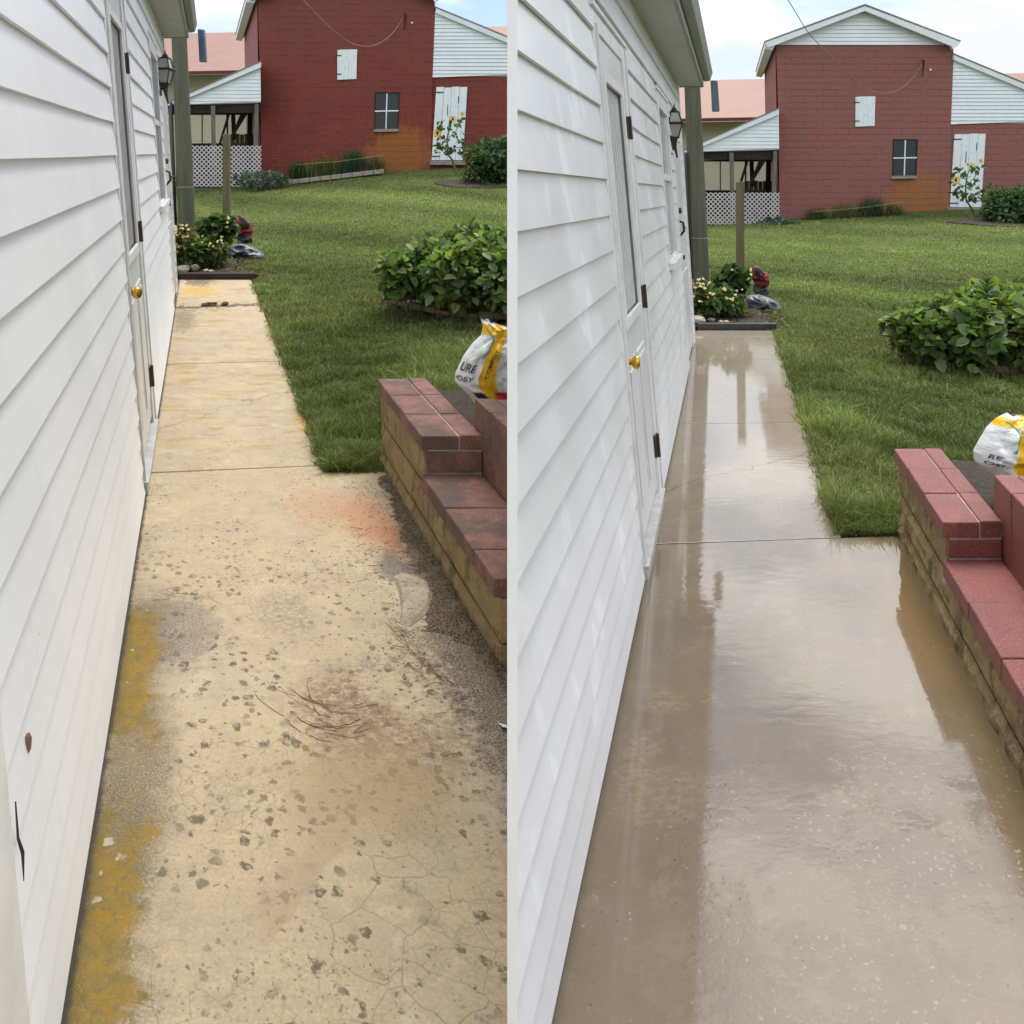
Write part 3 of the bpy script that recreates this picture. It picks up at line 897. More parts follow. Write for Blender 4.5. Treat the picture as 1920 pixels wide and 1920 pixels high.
    mb.tube([kp + Vector((0, 0, .06)), kp + Vector((.04, 0, .05)), kp + Vector((.05, .01, -.03)), kp + Vector((.0, .01, -.09))], .012, 8)
    mb.tube([kp + Vector((.045, 0, 0)), kp + Vector((.075, .09, 0))], .010, 8)
    mb.build('door_handle', M['black_iron'], d2, smooth_=True)
    mb = MB()
    kp = hp(da + .21, P['h2'] + .16, .008)
    mb.tube([kp, kp + Vector((.03, 0, 0))], .028, 12); mb.build('deadbolt', M['black_iron'], d2)
    mb = MB(); kp = hp(da + .24, P['h2'] - .28, .008); mb.tube([kp, kp + Vector((.03, 0, 0))], .022, 12); mb.build('lower_lock', M['black_iron'], d2)
    # ---- eaves
    E = P['eave']; Yo = Ye + .18
    def ep(Y, out, dz=0.):
        p = hp(Y, H, 0); return Vector((p.x + out, p.y, p.z + dz))
    Yn = -1.5 if not wet else a2 + .05
    inn = -.05 if not wet else -.03
    mb = MB()
    mb.hexa([ep(Yn, inn, 0), ep(Yo, inn, 0), ep(Yo, E - .004, .0), ep(Yn, E - .004, .0)], [ep(Yn, inn, .02), ep(Yo, inn, .02), ep(Yo, E - .004, .02), ep(Yn, E - .004, .02)])
    mb.build('soffit', M['soffit'], root)
    mb = MB()
    mb.hexa([ep(Yn, E, -.01), ep(Yo, E, -.01), ep(Yo, E + .025, -.01), ep(Yn, E + .025, -.01)], [ep(Yn, E, .15), ep(Yo, E, .15), ep(Yo, E + .025, .15), ep(Yn, E + .025, .15)])
    mb.hexa([ep(Yo + .001, inn, -.012), ep(Yo + .02, inn, -.012), ep(Yo + .02, E + .02, -.012), ep(Yo + .001, E + .02, -.012)], [ep(Yo + .001, inn, .14), ep(Yo + .02, inn, .14), ep(Yo + .02, E + .02, .14), ep(Yo + .001, E + .02, .14)])
    mb.build('fascia', M['gutter'], root)
    mb = MB()
    for Y0, Y1 in ((Yn, Yo + .02),):
        mb.hexa([ep(Y0, E + .028, .05), ep(Y1, E + .028, .05), ep(Y1, E + .095, .06), ep(Y0, E + .095, .06)], [ep(Y0, E + .028, .15), ep(Y1, E + .028, .15), ep(Y1, E + .125, .155), ep(Y0, E + .125, .155)])
    mb.build('gutter', M['gutter'], root, bevel=.008)
    mb = MB()
    slope = .42
    if not wet:
        mb.hexa([ep(Yn, E + .03, .16), ep(Yo + .06, E + .03, .16), ep(Yo + .06, -3, .16 + slope * 3.3), ep(Yn, -3, .16 + slope * 3.3)], [ep(Yn, E + .03, .19), ep(Yo + .06, E + .03, .19), ep(Yo + .06, -3, .2 + slope * 3.3), ep(Yn, -3, .2 + slope * 3.3)])
    else:
        mb.hexa([ep(Yn, E + .03, .16), ep(Yo + .06, E + .03, .16), ep(Yo + .06, -.14, .16 + slope * .5), ep(Yn, -.14, .16 + slope * .5)], [ep(Yn, E + .03, .19), ep(Yo + .06, E + .03, .19), ep(Yo + .06, -.14, .2 + slope * .5), ep(Yn, -.14, .2 + slope * .5)])
    mb.build('roof', M['tin_roof'], root)
    mb = MB()   # short blue-grey spout at the gutter's far end
    (x0, x1, yy0, yy1) = P['spout']
    yq = Yo + .05
    mb.prism([W(x0, yy0, yq), W(x1 - 1, yy0 + 1, yq), W(x1 + 3, yy1, yq), W(x0 + 3, yy1, yq)], (0, .06, 0))
    mb.build('downspout', M['tubemetal'], root, bevel=.01)
    # ---- extras
    if not wet:
        mb = MB(); slab(mb, .95, 1.31, -.02, 2.4, .0, .036)
        mb.build('trim_board', M['trim'], root, bevel=.003)
        mb = MB(); c_ = hp(1.50, .55, .022)
        mb.ball(c_, .006, .006, .018, 10, 8, .3); mb.build('rust_mark', M['rustmark'], root)
    # ---- lantern, hung on the wall
    lx, ly, hw = P['lant']            # photo pixel of the body centre, half width
    Yl = P['lantY']
    lr = thing('wall_lantern', hp(Yl, 2.2, .03), P['lantlabel'], 'lantern', 'black lanterns mounted on the white walls')
    def q(dx, dy, dyY=0.): return W(lx + dx, ly + dy, Yl + dyY)
    cpt = q(0, 0); s = Yl / F
    mb = MB()
    def rings(prof):      # square-section frame corners
        for sx, sy in ((-1, -1), (1, -1), (1, 1), (-1, 1)):
            mb.tube([cpt + Vector((sx * w * s, sy * w * s, -dy * s)) for w, dy in prof], .0055, 6)
    rings([(7.5, -24), (12, -4), (13, -2)]); rings([(12.5, -2), (7, 24)])
    for w, dy, r_ in ((7.5, -24, .006), (13, -3, .012), (7, 24, .01)):
        pts = [cpt + Vector((sx * w * s, sy * w * s, -dy * s)) for sx, sy in ((-1, -1), (1, -1), (1, 1), (-1, 1), (-1, -1))]
        for p0, p1 in zip(pts, pts[1:]): mb.tube([p0, p1], r_, 6)
    mb.tube([cpt + Vector((0, 0, 24 * s)), cpt + Vector((0, 0, 30 * s)), cpt + Vector((0, 0, 33 * s)), cpt + Vector((0, 0, 40 * s))], [8 * s, 5 * s, 1.5 * s, .5 * s], 10)
    mb.tube([cpt + Vector((0, 0, -24 * s)), cpt + Vector((0, 0, -33 * s)), cpt + Vector((2 * s, 0, -44 * s)), cpt + Vector((6 * s, 0, -62 * s))], [7 * s, 5 * s, 3 * s, 1.5 * s], 10)
    mb.build('lantern_frame', M['black_iron'], lr)
    mb = MB()
    for prof in ([(6.8, -23), (11, -4)], [(11, -1), (6.3, 23)]):
        v4 = []
        for w, dy in prof:
            v4.append([cpt + Vector((sx * w * s, sy * w * s, -dy * s)) for sx, sy in ((-1, -1), (1, -1), (1, 1), (-1, 1))])
        mb.hexa(v4[0], v4[1])
    mb.build('lamp_glass', M['lamp_glass'], lr)
    mb = MB()
    wp = hp(Yl, EYE - yd.a * Yl - (ly + 33 - HZ) * s, .03)
    mb.tube([wp, cpt + Vector((0, 0, -34 * s))], .009, 8)
    mb.box(wp.x - .012, wp.y - .03, wp.z - .07, wp.x + .004, wp.y + .03, wp.z + .07)
    mb.build('bracket', M['black_iron'], lr)
    return hp

PL = dict(lean=(.10, .0045), Yend=9.6, H=2.94, es=1.05, label='white clapboard house along the dry stained concrete path', eave=.29,
          open=[(3.90, 4.94, 0, 2.62), (7.08, 8.22, 1.10, 2.62), (8.5, 9.5, 0, 2.45)],
          door=dict(ya=3.90, yb=4.94, h=2.60, g0=1.08, g1=2.29, hinges=(.325, 1.15, 2.11), knob=.93),
          win=(7.1, 8.2, 1.15, 2.6), door2=(8.5, 9.5, 2.43), h2=1.35, spout=(370, 383, 54, 116), lant=(309.5, 133, 13), lantY=8.35,
          lantlabel='black wall lantern on the house beside the dry stained path')
PR = dict(lean=(.107, .0045), Yend=9.0, H=2.77, es=1.0, label='white clapboard house along the wet rinsed concrete path', eave=.27,
          open=[(3.45, 4.48, 0, 2.39), (6.28, 7.32, 1.05, 2.40), (7.7, 8.85, 0, 2.25)],
          door=dict(ya=3.45, yb=4.48, h=2.37, g0=1.04, g1=2.10, hinges=(.30, 1.07, 1.94), knob=.885),
          win=(6.3, 7.3, 1.08, 2.38), door2=(7.7, 8.85, 2.22), h2=1.28, spout=(1334, 1347, 150, 209), lant=(1264, 234, 13), lantY=7.55,
          lantlabel='black wall lantern on the house beside the wet path')
hpL = house(LY, PL)
hpR = house(RY, PR)

# ------------------------------------------------------------------ brick planters
def split_mat():
    g = G('ochre_split_face_block')
    n = g.noise(g.obj, 7, 5, .6)
    c = g.mix(g.sm(n, .35, .65), (.38, .28, .135), (.29, .215, .115))
    c = g.mix(g.sm(g.noise(g.map(g.obj, (1, 1, .35)), 13, 4, .7), .5, .68), c, (.17, .12, .06))
    c = g.mix(g.sm(g.noise(g.obj, 70, 4, .75), .58, .7), c, (.35, .26, .13))
    g.bump(g.m('ADD', g.noise(g.obj, 14, 6, .7), g.m('MULTIPLY', g.noise(g.obj, 90, 3, .7), .3)), .9, .03)
    return g.fin(c, .9, .2)
def paver_mat(name, wet):
    g = G(name)
    n = g.noise(g.obj, 9, 4, .6)
    c = g.mix(g.sm(n, .35, .65), (.27, .125, .095), (.17, .085, .07)) if not wet else g.mix(g.sm(n, .35, .65), (.23, .062, .052), (.17, .05, .045))
    c = g.mix(g.sm(g.noise(g.obj, 170, 3, .85), .48, .62, 0, .5), c, (.40, .20, .15))
    c = g.mix(g.sm(g.noise(g.obj, 210, 3, .85), .56, .64, 0, .6), c, (.07, .04, .035))
    if not wet: c = g.mix(g.sm(g.noise(g.obj, 4, 5, .75), .40, .60, 0, .9), c, (.10, .07, .058))
    z = g.xyz(g.obj)[2]
    g.bump(g.noise(g.obj, 130, 4, .75), .5, .006)
    return g.fin(c, .55 if wet else .8, .35)
M['split'] = split_mat()
M['paver'] = paver_mat('red_paver', False)
M['paver_wet'] = paver_mat('damp_red_paver', True)
M['mortar'] = surf('pale_mortar', (.42, .36, .32), (.3, .25, .22), 30, .9, .5, 80)

def planter(yd, K, label, rightlim):
    Xp, yF, yB, h1, h2, Xq, h3 = K
    yN = K[2] - 3.6        # towards the camera
    yN = max(yN, 1.0 if yd.wet else 2.62)
    yPier = yN + .4 if yd.wet else 2.98
    root = thing('brick_planter', fr(yd, Xp + .1, (yF + yB) / 2, 0), label, 'planter', None)
    pv = M['paver_wet'] if yd.wet else M['paver']
    ct = .062            # cap thickness
    # ochre block walls: irregular courses
    mb = MB()
    def rough_face(ya, yb, ha, hb, depth=.16):
        # front (left) face subdivided and displaced
        ny, nh = max(3, int((yb - ya) / .035)), max(3, int((hb - ha) / .03))
        vs = []; fs = []
        sd = rnd.uniform(0, 50)
        for j in range(nh + 1):
            for i in range(ny + 1):
                y = ya + (yb - ya) * i / ny; h = ha + (hb - ha) * j / nh
                edge = min(i, ny - i, j, nh - j)
                bul = -.010 if edge > 0 else .002
                dsp = .016 * mnoise.noise(Vector((y * 14 + sd, h * 16, 0))) if edge > 0 else 0
                vs.append(fr(yd, Xp + bul + dsp, y, h))
        for j in range(nh):
            for i in range(ny):
                a = j * (ny + 1) + i
                fs.append((a + 1, a, a + ny + 1, a + ny + 2))
        mb.add(vs, fs)
        mb.fbox(yd, Xp + .003, Xp + depth, ya, yb, ha, hb)
    capb = h1 - ct
    # upper tier: courses
    def course(ya, yb, ha, hb, cuts):
        ys = [ya] + [c for c in cuts if ya + .05 < c < yb - .05] + [yb]
        for a, b in zip(ys, ys[1:]): rough_face(a + .003, b - .003, ha + .003, hb - .003)
    hmid = h2 - ct
    c1 = [-.05, .07 * 1 + 0]
    course(yN, yB, -.06, .070, [yB - .50 * k for k in range(1, 12)])
    course(yN, yB - .02, .070, hmid, [yB - .28 - .46 * k for k in range(0, 12)])
    course(yF + .01, yB - .02, hmid, capb, [yB - .42])
    w = mb.build('block_wall', M['split'], root)
    w.data.polygons.foreach_set('use_smooth', [False] * len(w.data.polygons))
    # core
    mb = MB(); mb.fbox(yd, Xp + .15, Xq + .02, yF + .02, yB - .03, -.06, capb - .002)
    mb.fbox(yd, Xp + .15, Xp + rightlim, yPier if not yd.wet else yN, yF + .01, -.06, hmid - .002)
    if not yd.wet: mb.fbox(yd, Xp + .15, Xq - .01, yN, yPier - .001, -.06, hmid - .002)
    mb.build('core', M['split'], root)
    # cap pavers of the upper tier (3 x 2)
    mb = MB()
    gx = .0025
    xm = Xp + (Xq - Xp) * .58
    L3 = (yB - yF) / 3
    for r in range(3):
        for (xa, xb) in ((Xp - .025, xm), (xm, Xq)):
            hh = h1 + rnd.uniform(-.003, .003)
            mb.fbox(yd, xa + gx, xb - gx, yF - .012 + r * L3 + gx, yF - .012 + (r + 1) * L3 - gx, capb, hh, .0012)
    mb.build('cap_pavers', pv, root, bevel=.005)
    mb = MB(); mb.fbox(yd, Xp - .015, Xq, yF - .004, yB - .02, capb - .001, h1 - .006); mb.build('mortar_bed', M['mortar'], root)
    # front red riser
    mb = MB(); mb.fbox(yd, Xp - .002, Xq - .003, yF - .008, yF + .08, h2 + .004, capb - .006, .001); mb.build('riser_brick', pv, root, bevel=.004)
    mb = MB(); mb.fbox(yd, Xp + .004, Xq - .003, yF - .004, yF + .06, h2 - .004, h2 + .006); mb.fbox(yd, Xp + .004, Xq - .003, yF - .005, yF + .06, capb - .007, capb + .001); mb.build('mortar_joint', M['mortar'], root)
    # lower tier pavers
    mb = MB()
    y = yF - .004
    while y > yN + .05:
        y2 = max(y - .33, yN)
        mb.fbox(yd, Xp - .022, Xq - .003, y2 + .0025, y - .0025, h2 - ct, h2 + rnd.uniform(-.002, .002), .0012)
        if rightlim > Xq - Xp and (yd.wet or y2 > yPier): mb.fbox(yd, Xq + .0, Xp + rightlim, y2 + .0025, y - .0025, h2 - ct, h2 - .001, .0012)
        y = y2
    mb.build('step_pavers', pv, root, bevel=.005)
    # taller red pier to the right
    mb = MB()
    y = yF + .10
    k = 0
    while y > yPier + .15:
        y2 = y - .2
        mb.fbox(yd, Xq + .001, Xq + .085, y2 + .002, y - .002, h2 - ct, h3, .0015)
        mb.fbox(yd, Xq + .089, Xq + .175, y2 + .012, y - .012 + .01, h2 - ct, h3 - .004, .0015)
        y = y2; k += 1
    mb.build('brick_pier', pv, root, bevel=.005)
    return root

planter(LY, (.938, 3.48, 4.36, .436, .275, 1.168, .557), 'brick topped planter wall beside the dry dirty concrete, holding a plastic sack', .46)
planter(RY, (.815, 3.09, 3.98, .402, .262, 1.012, .537), 'brick topped planter wall beside the wet reflecting concrete', .60)
for yd, nm, a, b, lim in ((LY, 'planter_soil', 3.6, 4.5, 1.75), (RY, 'planter_soil', 3.2, 4.1, 1.95)):
    mb = MB(); Xq = 1.168 if yd is LY else 1.012
    mb.fbox(yd, Xq + .003, lim, a, b, -.05, .33 if yd is LY else .30)
    tag(mb.build(nm, M['soil']), kind='structure')

# ------------------------------------------------------------------ compost sacks
def sack_mat():
    g = G('printed_plastic_sack')
    u, v, _ = g.xyz(g.uv)
    w = g.m('ADD', u, g.m('MULTIPLY', g.m('SUBTRACT', g.noise(g.uv, 3, 3), .5), .10))
    white = g.mix(g.sm(g.noise(g.uv, 4, 3), .4, .6), (.74, .75, .74), (.66, .70, .68))
    c = white
    def band(x, lo, hi, s=.012):
        return g.m('MULTIPLY', g.sm(x, lo - s, lo + s), g.sm(x, hi - s, hi + s, 1., 0.))
    yl = g.m('MAXIMUM', band(w, .30, .50), g.m('MULTIPLY', band(v, .78, .93), g.sm(u, .74, .77, 1., 0.)))
    c = g.mix(yl, c, (.80, .46, .01))
    c = g.mix(g.m('MULTIPLY', band(v, .55, .80, .05), band(w, .22, .29, .03)), c, (.55, .68, .62))
    # green curved line
    d = g.m('SQRT', g.m('ADD', g.m('POWER', g.m('ABSOLUTE', g.m('SUBTRACT', u, .08)), 2.), g.m('POWER', g.m('ABSOLUTE', g.m('SUBTRACT', v, .62)), 2.)))
    c = g.mix(g.m('MULTIPLY', band(d, .215, .235, .006), g.m('MULTIPLY', g.sm(u, .08, .10), g.sm(v, .50, .53))), c, (.06, .22, .14))
    c = g.mix(g.m('MULTIPLY', g.sm(v, .19, .21, 1., 0.), g.sm(u, .42, .45)), c, (.55, .03, .035))
    c = g.mix(g.m('MULTIPLY', band(v, .05, .2), band(u, .16, .32)), c, (.03, .035, .05))
    g.bump(g.noise(g.uv, 9, 4, .6), .5, .02)
    return g.fin(c, .35, .4)
M['sack'] = sack_mat()
M['ink'] = surf('black_ink', (.02, .022, .03), (.03, .03, .04), 30, .5)

def sack(yd, Lc, Rc, Y, thick, label, texts, seed):
    """Lc / Rc: left and right edge curves in photo pixels, bottom to top"""
    n, mrow = 44, 52
    def curve(c, t):
        x = t * (len(c) - 1); i = min(int(x), len(c) - 2); f = x - i
        return (c[i][0] * (1 - f) + c[i + 1][0] * f, c[i][1] * (1 - f) + c[i + 1][1] * f)
    base = W(*curve(Lc, 0), Y)
    root = thing('compost_sack', W((Lc[0][0] + Rc[0][0]) / 2, (Lc[0][1] + Rc[0][1]) / 2, Y), label, 'sack')
    def pt(u, v, side, raise_=0.):
        a = curve(Lc, v); b = curve(Rc, v)
        p = W(a[0] + (b[0] - a[0]) * u, a[1] + (b[1] - a[1]) * u, Y)
        bul = math.sqrt(max(0, 1 - (2 * u - 1) ** 2)) * thick * (math.sin(math.pi * min(1, (v * .9 + .12))) ** .5)
        cr = .022 * mnoise.noise(Vector((u * 5 + seed, v * 6, side))) + .035 * abs(mnoise.noise(Vector((u * 6 + v * 3, v * 5 - u * 2 + seed, side)))) + .022 * abs(mnoise.noise(Vector((u * 15, v * 13 + seed, side))))
        ed = min(1, 4 * min(u, 1 - u))
        p.y -= side * (bul + raise_) + cr * ed
        p.z += .004 * mnoise.noise(Vector((u * 9, v * 3, seed))) * (1 if v < 1 else 2.5)
        return p
    vs = []; uv = []; fs = []
    for side in (1, -.8):
        for j in range(mrow + 1):
            for i in range(n + 1):
                vs.append(tuple(pt(i / n, j / mrow, side) - root.location)); uv.append((i / n, j / mrow))
    K = (n + 1) * (mrow + 1)
    for s_ in (0, 1):
        for j in range(mrow):
            for i in range(n):
                a = s_ * K + j * (n + 1) + i
                q = (a, a + 1, a + n + 2, a + n + 1)
                fs.append(q if s_ == 0 else q[::-1])
    me = bpy.data.meshes.new('sack_body'); me.from_pydata(vs, [], fs)
    lay = me.uv_layers.new(name='UVMap')
    for p in me.polygons:
        p.use_smooth = True
        for li in p.loop_indices: lay.data[li].uv = uv[me.loops[li].vertex_index]
    me.materials.append(M['sack'])
    o = bpy.data.objects.new('sack_body', me); col.objects.link(o); o.parent = root
    for (txt, u0, v0, su, sv, rot) in texts:
        cu = bpy.data.curves.new('lettering', 'FONT'); cu.body = txt; cu.size = 1.; cu.resolution_u = 3; cu.offset = .012
        to = bpy.data.objects.new('lettering', cu); col.objects.link(to)
        bpy.context.view_layer.update()
        tm = bpy.data.meshes.new_from_object(to)
        bpy.data.objects.remove(to)
        for v in tm.vertices:
            x, y = v.co.x, v.co.y
            cx, sx = math.cos(rot), math.sin(rot)
            uu = u0 + (x * cx * su - y * sx * su); vv = v0 + (x * sx * sv + y * cx * sv)
            v.co = pt(min(.99, max(.01, uu)), min(.99, max(.01, vv)), 1, .006) - root.location
        tm.materials.clear(); tm.materials.append(M['ink'])
        lo = bpy.data.objects.new('lettering', tm); col.objects.link(lo); lo.parent = root
    return root

sack(LY, [(902, 775), (880, 742), (853, 716), (853, 700), (868, 668), (886, 643), (902, 628), (905, 612), (901, 596)],
     [(1010, 775), (1010, 742), (1008, 716), (1006, 690), (1003, 665), (1000, 645), (996, 630), (992, 618), (985, 622)], 3.88, .10,
     'white and yellow plastic compost sack in the planter by the dry path',
     [('URE', .02, .42, .115, .085, -.12), ('OST', .015, .325, .115, .085, -.12), ('COMPOST', .42, .36, .07, .055, 1.45)], 3)
sack(RY, [(1893, 925), (1862, 893), (1828, 864), (1827, 848), (1838, 825), (1852, 803), (1868, 785), (1882, 776)],
     [(1985, 925), (1984, 895), (1982, 870), (1980, 850), (1977, 825), (1974, 805), (1970, 790), (1962, 780)], 3.55, .10,
     'white and yellow plastic compost sack in the planter by the wet path',
     [('RE', .06, .42, .10, .075, -.15), ('OST', .03, .32, .10, .075, -.15), ('OW COMP', .42, .36, .07, .055, 1.45)], 9)

# ------------------------------------------------------------------ red barns and what stands around them
def block_mat(name, red, red2, mort):
    g = G(name)
    x, y, z = g.xyz(g.obj)
    br = g.t.nodes.new('ShaderNodeTexBrick')
    g.put(br.inputs['Vector'], g.comb(x, z))
    br.inputs['Scale'].default_value = 1.0
    br.inputs['Brick Width'].default_value = .40; br.inputs['Row Height'].default_value = .198
    br.inputs['Mortar Size'].default_value = .010; br.inputs['Mortar Smooth'].default_value = .3
    mort_f = br.outputs['Fac']
    n = g.noise(g.obj, .9, 4, .6)
    c = g.mix(g.sm(n, .35, .65), red, red2)
    c = g.mix(g.sm(g.noise(g.map(g.obj, (.6, 1, 3)), 3, 4, .7), .5, .75, 0, .4), c, tuple(k * .75 for k in red))
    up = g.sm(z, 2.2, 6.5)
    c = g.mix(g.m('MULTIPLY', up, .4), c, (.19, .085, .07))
    low = g.m('MULTIPLY', g.sm(z, 3.4, .9, .35, 1.), g.sm(g.noise(g.obj, 1.3, 4, .75), .47, .6))
    c = g.mix(g.m('MULTIPLY', g.m('MULTIPLY', mort_f, low), .8), c, mort)
    c = g.mix(g.m('MULTIPLY', g.m('MULTIPLY', mort_f, g.sm(g.noise(g.map(g.obj, (.5, 1, 2)), 1.6, 4, .7), .45, .6)), .5), c, mort)
    c = g.mix(g.m('MULTIPLY', mort_f, .2), c, (.07, .02, .018))
    # rusty ochre stain under the window
    px0 = (750 - 645) / F * 26
    d = g.blob(x, z, px0, .95, .98, .80, g.noise(g.map(g.obj, (1, 1, .4)), 3.5, 5, .65), .8, .25)
    c = g.mix(g.m('MULTIPLY', d, .62), c, (.36, .15, .03))
    base = g.sm(g.m('ADD', z, g.m('MULTIPLY', g.noise(g.obj, 2, 3), .4)), .2, .45, .35, 0.)
    c = g.mix(base, c, (.33, .2, .15))
    g.bump(g.m('SUBTRACT', g.noise(g.obj, 25, 3), g.m('MULTIPLY', mort_f, 2.5)), .8, .015)
    return g.fin(c, .75, .25)
M['barn_L'] = block_mat('red_painted_block', (.215, .042, .028), (.18, .042, .033), (.42, .17, .13))
M['barn_R'] = block_mat('haze_paled_red_block', (.29, .105, .088), (.265, .112, .098), (.38, .2, .17))  # haze over the wet yard painted in as a paler red
M['barn_side'] = surf('pinkish_red_wall', (.30, .10, .085), (.26, .08, .07), 2, .8)  # pinkish red of the side walls
M['lap'] = surf('white_lap_boards', (.76, .79, .82), (.70, .73, .76), 2, .5)
M['board_white'] = surf('white_painted_boards', (.80, .83, .85), (.70, .74, .76), 3, .6, c3=(.5, .52, .52), stretch=(3, 1, .4))
M['old_wood'] = surf('weathered_grey_wood', (.17, .155, .13), (.10, .09, .075), 9, .85, .5, 40, stretch=(1, 1, .2))
M['dark_wood'] = surf('dark_shaded_wood', (.030, .022, .018), (.02, .015, .013), 7, .9)
M['brown_wood'] = surf('brown_wood_boards', (.14, .105, .08), (.09, .065, .05), 9, .85, .3, 30, stretch=(6, 1, .3))
M['salmon'] = surf('salmon_metal_roof', (.285, .15, .108), (.26, .138, .10), .8, .6)
M['dkred'] = surf('dark_red_trim', (.13, .025, .02))
M['beige'] = surf('beige_metal_wall', (.46, .42, .31), (.42, .385, .29), .6, .7)
M['lattice'] = surf('white_lattice_slats', (.60, .56, .55), (.52, .48, .47), 8, .6)
M['stone'] = surf('pale_edging_stone', (.34, .31, .25), (.22, .2, .155), 12, .9, .4, 60)
M['rock_pale'] = surf('pale_rock', (.55, .47, .38), (.42, .36, .28), 14, .85, .5, 60)
M['rock_grey'] = surf('mossy_grey_rock', (.22, .23, .17), (.16, .17, .13), 14, .85, .5, 60)
M['pole'] = surf('green_grey_treated_pole', (.115, .118, .078), (.08, .085, .058), 3, .85, .4, 30, stretch=(3, 3, .25), c3=(.15, .14, .09))
M['post'] = surf('brown_green_post_wood', (.16, .125, .065), (.10, .095, .05), 6, .85, .4, 40, stretch=(4, 4, .4))
M['cable'] = surf('pale_grey_cable', (.30, .20, .17), (.2, .13, .11), 2, .6)
M['petal_y'] = surf('sunflower_yellow', (.80, .50, .02), (.75, .4, .02), 20)
M['brownc'] = surf('brown_flower_disc', (.06, .03, .012))
M['stem'] = surf('green_stem', (.10, .15, .04), (.07, .11, .03), 9)
M['string'] = surf('yellow_string', (.42, .42, .12))
M['timber'] = surf('dark_landscape_timber', (.045, .03, .024), (.03, .02, .017), 9, .9, .6, 40)
M['timber_wet'] = surf('wet_landscape_timber', (.05, .045, .04), (.035, .03, .027), 9, .5, .6, 40)
M['greybag'] = surf('grey_plastic_bag', (.13, .15, .165), (.06, .07, .08), 6, .32, .8, 14, c3=(.02, .02, .022))
M['redbag'] = surf('red_fabric', (.22, .025, .03), (.12, .015, .02), 18, .6)
M['black_plastic'] = surf('black_plastic', (.015, .015, .017), (.03, .03, .032), 20, .4)
M['terracotta'] = surf('terracotta_edging', (.30, .13, .08), (.24, .16, .10), 14, .85, .4, 50)
M['tanblock'] = surf('tan_edging_block', (.24, .17, .10), (.15, .11, .065), 12, .9, .6, 50)

BY = 26.
def laps(mb, yd, poly, Y, step, ox, oy, stick=.03):
    """horizontal lap boards filling a convex polygon of photo pixels"""
    def span(y):
        xs = []
        for (x0, y0), (x1, y1) in zip(poly, poly[1:] + poly[:1]):
            if (y0 - y) * (y1 - y) <= 0 and y0 != y1: xs.append(x0 + (x1 - x0) * (y - y0) / (y1 - y0))
        return (min(xs), max(xs)) if len(xs) >= 2 else None
    ymin = min(p[1] for p in poly); ymax = max(p[1] for p in poly)
    y = ymax
    while y > ymin + .5:
        yt = max(y - step, ymin + .01)
        a = span(y - .01); b = span(yt + .005)
        if a and b:
            A = [W(a[0] + ox, y + oy, Y - stick), W(a[1] + ox, y + oy, Y - stick), W(b[1] + ox, yt + oy, Y), W(b[0] + ox, yt + oy, Y)]
            mb.prism(A, (0, .02, 0))
        y = yt

